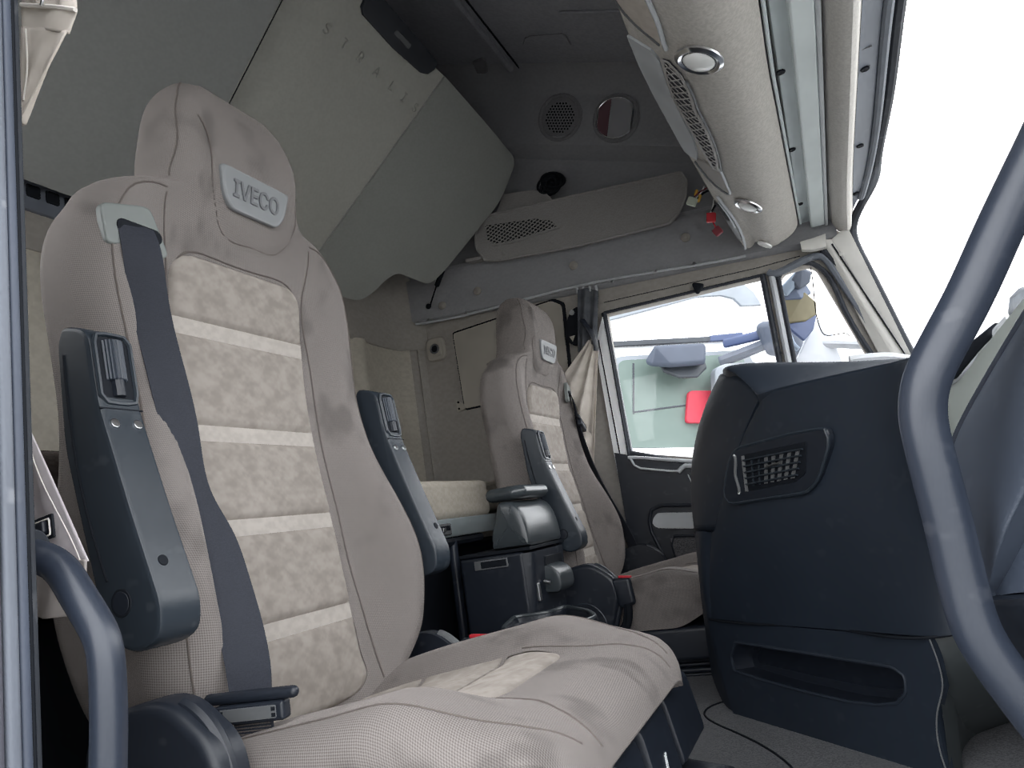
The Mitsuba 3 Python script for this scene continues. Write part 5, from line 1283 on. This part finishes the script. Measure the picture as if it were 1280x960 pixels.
# ---------------------------------------------------------------- curtains
def drape(top, bottom, key, mat, folds, amp, th=0.002, n=26, m=20, hem=0.0):
    a, b = lin(top, n), lin(bottom, n)
    u = np.linspace(0, 1, n)
    P = np.zeros((m, n, 3))
    nrm = unit(np.cross(a[-1] - a[0], b[0] - a[0]))
    for i, t in enumerate(np.linspace(0, 1, m)):
        w = amp * np.sin(folds * 2 * np.pi * u + 0.6 * t) * (0.35 + 0.65 * t)
        P[i] = a * (1 - t) + b * t + nrm * (w + hem * (1 - (2 * u - 1) ** 2) * t)[:, None]
    return add(key, shell(P, th), mat, True)
cu = thing('curtain', 'beige curtain hanging beside the pillar in the top left corner', 'curtain')
drape([(0.2055, -1.0600, 1.0342), (0.2383, -1.0550, 1.0198), (0.2829, -1.0600, 0.9927)], [(0.2042, -1.0600, 1.0064), (0.2323, -1.0550, 0.9954), (0.2684, -1.0600, 0.9747)], cu + '__hem_band', 'curtain_cloth', 1.2, 0.002, m=10)
drape([(0.2044, -1.0600, 1.0091), (0.2324, -1.0550, 0.9980), (0.2696, -1.0600, 0.9759)], [(0.1950, -1.0600, 0.9046), (0.1974, -1.0600, 0.9037), (0.2010, -1.0600, 0.9049)], cu + '__panel', 'curtain_cloth', 1.6, 0.004)
drape([(0.1712, -1.0400, 1.1267), (0.2142, -1.0350, 1.1092), (0.2623, -1.0400, 1.0817)], [(0.1735, -1.0400, 1.0591), (0.2108, -1.0350, 1.0444), (0.2549, -1.0400, 1.0184)], cu + '__upper_panel', 'curtain_cloth', 2.0, 0.006)
add(cu + '__hem_roll', tube([(0.2091, -1.0625, 1.0300), (0.2417, -1.0575, 1.0166), (0.2862, -1.0625, 0.9896)], 0.0022, 6, 12), 'white_cloth')
add(cu + '__stitch_line', tube([(0.2157, -1.0630, 0.9995), (0.2165, -1.0630, 0.9644), (0.2088, -1.0630, 0.9238)], 0.0009, 5, 20), 'white_cloth')
add(cu + '__hook', tube([(0.2361, -1.0620, 1.0324), (0.2431, -1.0640, 1.0189), (0.2398, -1.0635, 1.0144)], 0.0015, 6, 14), 'steel')
pb('white_cloth', cloth((0.62, 0.59, 0.55), (0.70, 0.67, 0.63), 80), 0.95, 0.1)
cv = thing('curtain', 'grey lilac curtain end with a black strap loop behind the left grab rail', 'curtain')
drape([(0.1694, -1.0500, 0.6099), (0.1740, -1.0500, 0.6106), (0.1795, -1.0500, 0.6080)], [(0.1681, -1.0500, 0.4764), (0.2127, -1.0500, 0.4740), (0.2484, -1.0500, 0.4739)], cv + '__panel', 'curtain_lilac', 1.1, 0.003, hem=0.004)
drape([(0.1760, -1.0550, 0.4845), (0.2079, -1.0500, 0.4801), (0.2542, -1.0550, 0.4751)], [(0.1696, -1.0550, 0.4351), (0.2000, -1.0500, 0.4314), (0.2473, -1.0550, 0.4293)], cv + '__lower_panel', 'curtain_grey', 1.4, 0.006)
add(cv + '__stitch_line', tube([(0.1899, -1.0540, 0.5834), (0.2129, -1.0550, 0.5375), (0.2358, -1.0550, 0.5019), (0.2502, -1.0550, 0.4756)], 0.0005, 5, 24), 'white_cloth')
lk = add(cv + '__strap_loop', put(bev(rrect(0.026, 0.021, 0.001), 0.002, 0.0005), (0.2114, -1.0580, 0.5075), (1, 0, 0.12), (-0.1, 0, 1)), 'deep_black')
labels[lk] = {'label': 'black hook and loop tab sewn to the curtain'}
add(lk + '__white_stitch', put(tube(np.array([(-0.009, 0.007, 0.002), (0.009, 0.007, 0.002), (0.009, -0.007, 0.002), (-0.009, -0.008, 0.002)]), 0.0008, 5, 24, straight=True), (0.2129, -1.0590, 0.5074), (1, 0, 0.12), (-0.1, 0, 1)), 'white_cloth')
add(lk + '__loop_band', put(bev(rrect(0.016, 0.011, 0.002), 0.005, 0.002), (0.2102, -1.0600, 0.5078), (1, 0, 0.12), (-0.1, 0, 1)), 'dash_dark')
pb('curtain_lilac', cloth((0.38, 0.35, 0.37), (0.46, 0.43, 0.44), 30), 0.95, 0.1, sheen=0.3)
cw = thing('curtain', 'beige curtain gathered and tied behind the far seat belt pillar', 'curtain')
drape([(0.1372, 1.0500, 1.0589), (0.1535, 1.0500, 1.0640), (0.1651, 1.0500, 1.0430)], [(0.0285, 1.0200, 0.9498), (0.0648, 1.0200, 0.7882), (0.0901, 1.0400, 0.7117)], cw + '__gathered_panel', 'curtain_cloth', 2.5, 0.010)
drape([(0.1497, 1.0600, 1.0606), (0.1565, 1.0600, 1.0468), (0.1590, 1.0600, 1.0099)], [(0.0154, 1.0500, 0.7409), (0.0500, 1.0500, 0.6758), (0.0671, 1.0600, 0.5861)], cw + '__lower_panel', 'curtain_cloth', 1.5, 0.008)
drape([(0.1257, 1.0600, 1.2582), (0.1658, 1.0600, 1.2535), (0.2023, 1.0600, 1.2312)], [(0.0876, 1.0500, 1.0251), (0.1286, 1.0500, 1.0457), (0.1603, 1.0600, 1.0338)], cw + '__dark_lining', 'lining_dark', 2.0, 0.010)  # upper part of the curtain in a darker blue grey cloth
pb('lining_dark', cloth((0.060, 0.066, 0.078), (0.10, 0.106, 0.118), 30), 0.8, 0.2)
add(cw + '__tie_band', tube([(0.1293, 1.0400, 1.1352), (0.1481, 1.0350, 1.0929), (0.1606, 1.0400, 1.0515), (0.1569, 1.0500, 1.0148)], 0.013, 8, 20, flat=0.5), 'dash_dark')
add(cw + '__carrier', cat(*[hull([V(*q), V(*q) + V(0, 0, -0.015)], 0.005) for q in ((0.1215, 1.0660, 1.2639), (0.1462, 1.0660, 1.2603), (0.1707, 1.0660, 1.2567), (0.1951, 1.0660, 1.2532))]), 'pale_trim')
bp = thing('belt_anchor', 'black belt anchor plate on the pillar beside the far seat', 'belt anchor')
ap_ = rpoly(P2((0.0787, 1.0800, 1.1936), (0.1093, 1.0800, 1.2044), (0.1119, 1.0800, 1.1475), (0.1073, 1.0800, 1.0866), (0.0834, 1.0800, 1.0585), (0.0534, 1.0800, 1.0687), (0.0402, 1.0800, 1.1030), (0.0569, 1.0800, 1.1614)), 0.012, 5)
add(bp + '__anchor_plate', xz([tuple(p) for p in ap_], 1.085, 0.034), 'deep_black')
add(bp + '__anchor_bolt', disc((0.0819, 1.0845, 1.1842), (0, -1, 0), 0.010, 0.006), 'steel')
add(bp + '__anchor_slot', xz(P2((0.0568, 1.0845, 1.0967), (0.0792, 1.0845, 1.0974), (0.0658, 1.0845, 1.0758)), 1.083, 0.004), 'wall_fabric')
ps_ = thing('switch_panel', 'small dark switch panel on the back wall under the bunk at the left', 'panel')
so = V(*(-0.6480, -0.4256, 1.3221))
add(ps_ + '__panel_frame', put(bev(rrect(0.16, 0.075, 0.008), 0.01, 0.003), so, (0, 1, 0), (0, 0, 1)), 'blue_grey_trim')
for i in (-1, 0, 1):
    add(ps_ + '__switch', put(bev(rrect(0.032, 0.030, 0.005), 0.014, 0.003), so + V(0, 0.045 * i, 0.008), (0, 1, 0), (0, 0, 1)), 'deep_black')

# ---------------------------------------------------------------- outside: ground, the neighbouring truck, the mirror
struct('ground', 'concrete yard outside')
add('ground', box((-60, -60, -1.36), (60, 60, -1.30)), 'yard')
pb('yard', cloth((0.30, 0.30, 0.29), (0.38, 0.38, 0.37), 0.8), 0.9, 0.2)
tk = thing('truck', 'white truck cab parked outside the far door window', 'truck')
TP = V(0.08, 3.2, 0.0)
TD = unit(V(math.cos(math.radians(36)), math.sin(math.radians(36)), 0))
TN = V(TD[1], -TD[0], 0)
def ts(p):
    p = V(*p) - TP
    return (p @ TD, p[2])
def tplate(pts, o, th, key, mat, b=0.004, r=0.0):
    q = [ts(p) for p in pts]
    if r:
        q = rpoly(q, r)
    q = np.array(q)
    if np.sum(q[:, 0] * np.roll(q[:, 1], -1) - np.roll(q[:, 0], -1) * q[:, 1]) < 0:
        q = q[::-1]
    return add(key, put(bev(q, th, b), TP + TN * o, TD, (0, 0, 1)), mat)
body = [(-2.3, -1.1), (1.25, -1.1), (1.28, 0.6), (1.15, 1.42), (1.08, 1.60), (0.9, 2.05), (0.55, 2.28), (-2.3, 2.35)]
add(tk + '__cab_body', put(bev(np.array(body), 2.3, 0.05), TP - TN * 2.3, TD, (0, 0, 1)), 'truck_white')
pb('truck_white', plastic((0.80, 0.82, 0.84), 0.0), 0.3, 0.5, clearcoat=0.6)
arch = [(-0.3545, 2.8843, 1.6438), (-0.0598, 3.0984, 1.6978), (0.2721, 3.3396, 1.7628), (0.4438, 3.4643, 1.7964), (0.5374, 3.5323, 1.7819), (0.5962, 3.5750, 1.7085), (0.6269, 3.5974, 1.6154), (0.5074, 3.5106, 1.6223), (0.4743, 3.4865, 1.6759), (0.4034, 3.4350, 1.7053), (0.2626, 3.3327, 1.7085), (-0.0691, 3.0917, 1.6396), (-0.3636, 2.8777, 1.5816)]
tplate(arch, 0.0, 0.02, tk + '__roof_fairing_edge', 'truck_grey', 0.002)
pb('truck_grey', plastic((0.26, 0.29, 0.325), 0.0), 0.5, 0.4)
pb('truck_dark', plastic((0.05, 0.058, 0.07), 0.0), 0.5, 0.4)
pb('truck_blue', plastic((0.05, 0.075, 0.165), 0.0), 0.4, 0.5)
tplate([(-0.3800, 2.8658, 1.4687), (0.2839, 3.3481, 1.4329), (0.2782, 3.3440, 1.4012), (-0.3844, 2.8626, 1.4382)], 0.0, 0.03, tk + '__rain_gutter', 'truck_dark', 0.004)
tplate([(0.2848, 3.3488, 1.4382), (0.4729, 3.4855, 1.4383), (0.4649, 3.4796, 1.3955), (0.2782, 3.3440, 1.4012)], 0.0, 0.032, tk + '__gutter_end', 'truck_blue', 0.004)
tplate([(-0.2724, 2.9440, 1.3519), (-0.2224, 2.9803, 1.3664), (0.4751, 3.4870, 1.3234), (0.5094, 3.5120, 1.2541), (0.4271, 3.4522, 0.5817), (-0.3184, 2.9105, 0.7426)], 0.0, 0.012, tk + '__window_frame', 'truck_grey', 0.002, 0.06)
tplate([(-0.2422, 2.9659, 1.3222), (-0.2135, 2.9868, 1.3393), (0.4331, 3.4566, 1.3015), (0.4611, 3.4769, 1.2494), (0.3924, 3.4270, 0.6899), (-0.2805, 2.9381, 0.7958)], 0.012, 0.004, tk + '__side_glass', 'truck_glass', 0.001, 0.05)
pb('truck_glass', lambda p, n, uv: mix((0.13, 0.18, 0.165), (0.20, 0.255, 0.235), fbm(p.x * 3, p.y * 3, p.z * 3, 3)), 0.4, 0.3)
pb('truck_glass_pale', (0.30, 0.38, 0.345), 0.2, 0.6)
tplate([(-0.1674, 3.0203, 1.3127), (-0.1588, 3.0265, 1.3116), (-0.2086, 2.9903, 0.9951), (-0.2171, 2.9842, 0.9963)], 0.016, 0.004, tk + '__window_bar', 'truck_dark', 0.001)
tplate([(-0.2126, 2.9874, 1.0109), (0.1867, 3.2775, 1.0156), (0.1849, 3.2762, 1.0054), (-0.2142, 2.9863, 1.0010)], 0.016, 0.004, tk + '__window_bar_001', 'truck_dark', 0.001)
rk = tplate([(0.0967, 3.2122, 1.0957), (0.2879, 3.3510, 1.0696), (0.2509, 3.3242, 0.8662), (0.0491, 3.1775, 0.8962)], 0.018, 0.03, tk + '__red_panel', 'truck_red', 0.004, 0.03)
labels[rk] = {'label': 'bright red panel seen in the window of the truck'}
pb('truck_red', (0.55, 0.05, 0.08), 0.5, 0.4)
tplate([(-0.3564, 2.8829, 0.7978), (0.1362, 3.2408, 0.7302), (0.1188, 3.2282, 0.6320), (-0.3659, 2.8761, 0.7355)], 0.016, 0.03, tk + '__window_sill', 'white_paint', 0.004)
def tb(p, o):
    s, z = ts(p)
    return TP + TD * s + V(0, 0, z) + TN * o
mk = add(tk + '__kerb_mirror', hull([tb((-0.0970, 3.0714, 1.2986), 0.10), tb((-0.0809, 3.0831, 1.3437), 0.18), tb((0.1508, 3.2515, 1.3308), 0.18), tb((0.1615, 3.2592, 1.2870), 0.10), tb((0.1276, 3.2346, 1.2489), 0.20), tb((-0.0420, 3.1114, 1.2550), 0.20), tb((-0.1003, 3.0690, 1.2781), 0.16)], 0.03), 'mirror_shell', 40)
labels[mk] = {'label': 'grey blue kerb mirror above the window of the truck'}
pb('mirror_shell', plastic((0.060, 0.074, 0.105), 0.0), 0.5, 0.4)
add(mk + '__mirror_glass_bowl', hull([tb((-0.0507, 3.1050, 1.2561), 0.12), tb((0.1812, 3.2735, 1.2952), 0.10), tb((0.1765, 3.2701, 1.2162), 0.12), tb((0.1134, 3.2243, 1.1666), 0.14), tb((0.0159, 3.1534, 1.1744), 0.15), tb((-0.0479, 3.1071, 1.2192), 0.14)], 0.012), 'truck_dark', 40)
add(mk + '__mirror_bracket', hull([tb((0.0063, 3.1464, 1.3857), 0.05), tb((0.0956, 3.2113, 1.3802), 0.05), tb((-0.0085, 3.1357, 1.3505), 0.17), tb((0.0983, 3.2133, 1.3426), 0.17)], 0.012), 'mirror_shell')
add(tk + '__mirror_arm', hull([tb((0.3291, 3.3810, 1.3735), 0.10), tb((0.4619, 3.4775, 1.3794), 0.22), tb((0.4605, 3.4765, 1.3469), 0.22), tb((0.3289, 3.3808, 1.3466), 0.10)], 0.015), 'truck_blue')
add(tk + '__mirror_arm_001', tube([tb((0.2881, 3.3512, 1.2497), 0.08), tb((0.3803, 3.4182, 1.2703), 0.18), tb((0.5102, 3.5126, 1.3083), 0.30)], 0.035, 8), 'mirror_shell')
add(tk + '__mirror_housing', hull([tb((0.4619, 3.4775, 1.3794), 0.30), tb((0.5552, 3.5452, 1.3684), 0.36), tb((0.5803, 3.5635, 1.2997), 0.36), tb((0.5742, 3.5590, 1.2189), 0.36), tb((0.4862, 3.4951, 1.2570), 0.30)], 0.05), 'mirror_shell')
tplate([(0.2140, 3.2974, 1.1955), (0.2690, 3.3373, 1.2202), (0.4551, 3.4726, 1.2178), (0.3790, 3.4172, 0.6920), (0.1449, 3.2471, 0.7288)], 0.10, 0.06, tk + '__wide_mirror', 'truck_grey', 0.01, 0.04)
# exterior mirror beyond the far quarter window; blue and yellow pieces stand for its reflection
em = thing('door_mirror', 'exterior mirror with painted blue and yellow reflection outside the far quarter window', 'mirror')
def my(p, dy=0.0):
    return V(*p) + V(0, dy, 0)
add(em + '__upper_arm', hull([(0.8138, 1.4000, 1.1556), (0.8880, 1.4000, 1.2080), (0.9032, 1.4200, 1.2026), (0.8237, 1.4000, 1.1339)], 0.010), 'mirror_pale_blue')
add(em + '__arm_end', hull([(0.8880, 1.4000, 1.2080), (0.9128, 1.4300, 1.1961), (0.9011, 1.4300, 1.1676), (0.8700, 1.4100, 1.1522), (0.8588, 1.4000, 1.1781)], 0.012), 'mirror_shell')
add(em + '__blue_reflection_top', hull([(0.8091, 1.4200, 1.1393), (0.8496, 1.4200, 1.1666), (0.8921, 1.4500, 1.1559), (0.9008, 1.4600, 1.1304), (0.8667, 1.4300, 1.1135), (0.8163, 1.4200, 1.1183)], 0.008), 'reflection_blue_grey')
add(em + '__yellow_reflection', hull([(0.8089, 1.4200, 1.1107), (0.8829, 1.4400, 1.1241), (0.9110, 1.4700, 1.0853), (0.9032, 1.4700, 1.0493), (0.8626, 1.4400, 1.0283), (0.8069, 1.4200, 1.0322)], 0.008), 'reflection_yellow')
add(em + '__blue_reflection_base', hull([(0.8032, 1.4200, 1.0143), (0.8546, 1.4400, 1.0178), (0.9007, 1.4700, 1.0373), (0.8794, 1.4500, 0.9884), (0.8447, 1.4300, 0.9559), (0.8227, 1.4200, 0.9844)], 0.007), 'truck_blue')
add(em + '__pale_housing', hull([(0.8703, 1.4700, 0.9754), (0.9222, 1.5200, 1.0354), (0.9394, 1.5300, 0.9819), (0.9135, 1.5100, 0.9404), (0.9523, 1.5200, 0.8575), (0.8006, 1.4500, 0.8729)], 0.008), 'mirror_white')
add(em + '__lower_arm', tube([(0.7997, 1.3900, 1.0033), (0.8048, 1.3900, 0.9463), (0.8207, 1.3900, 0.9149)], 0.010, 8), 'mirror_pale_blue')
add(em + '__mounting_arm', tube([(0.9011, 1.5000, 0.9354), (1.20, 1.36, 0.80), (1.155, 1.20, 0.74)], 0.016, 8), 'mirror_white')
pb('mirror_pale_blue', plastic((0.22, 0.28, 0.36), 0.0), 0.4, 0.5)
pb('reflection_blue_grey', plastic((0.09, 0.12, 0.19), 0.0), 0.4, 0.5)
pb('reflection_yellow', plastic((0.16, 0.142, 0.085), 0.0), 0.5, 0.4)
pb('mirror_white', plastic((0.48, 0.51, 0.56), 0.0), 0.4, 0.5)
# kerb view mirror in front of the windscreen at the right edge
nm = thing('front_mirror', 'dark kerb view mirror outside the windscreen cut by the right edge', 'mirror')
add(nm + '__mirror_case', hull([(1.2765, 0.3500, 0.7543), (1.2909, 0.3500, 0.7649), (1.3632, 0.4200, 0.7765), (1.3490, 0.4200, 0.7178), (1.2673, 0.3500, 0.7280)], 0.012), 'truck_dark')
add(nm + '__mirror_arm', tube([(1.3491, 0.4200, 0.7490), (1.50, 0.40, 0.70), (1.42, 0.38, 0.52), (1.345, 0.36, 0.40)], 0.014, 8), 'truck_dark')
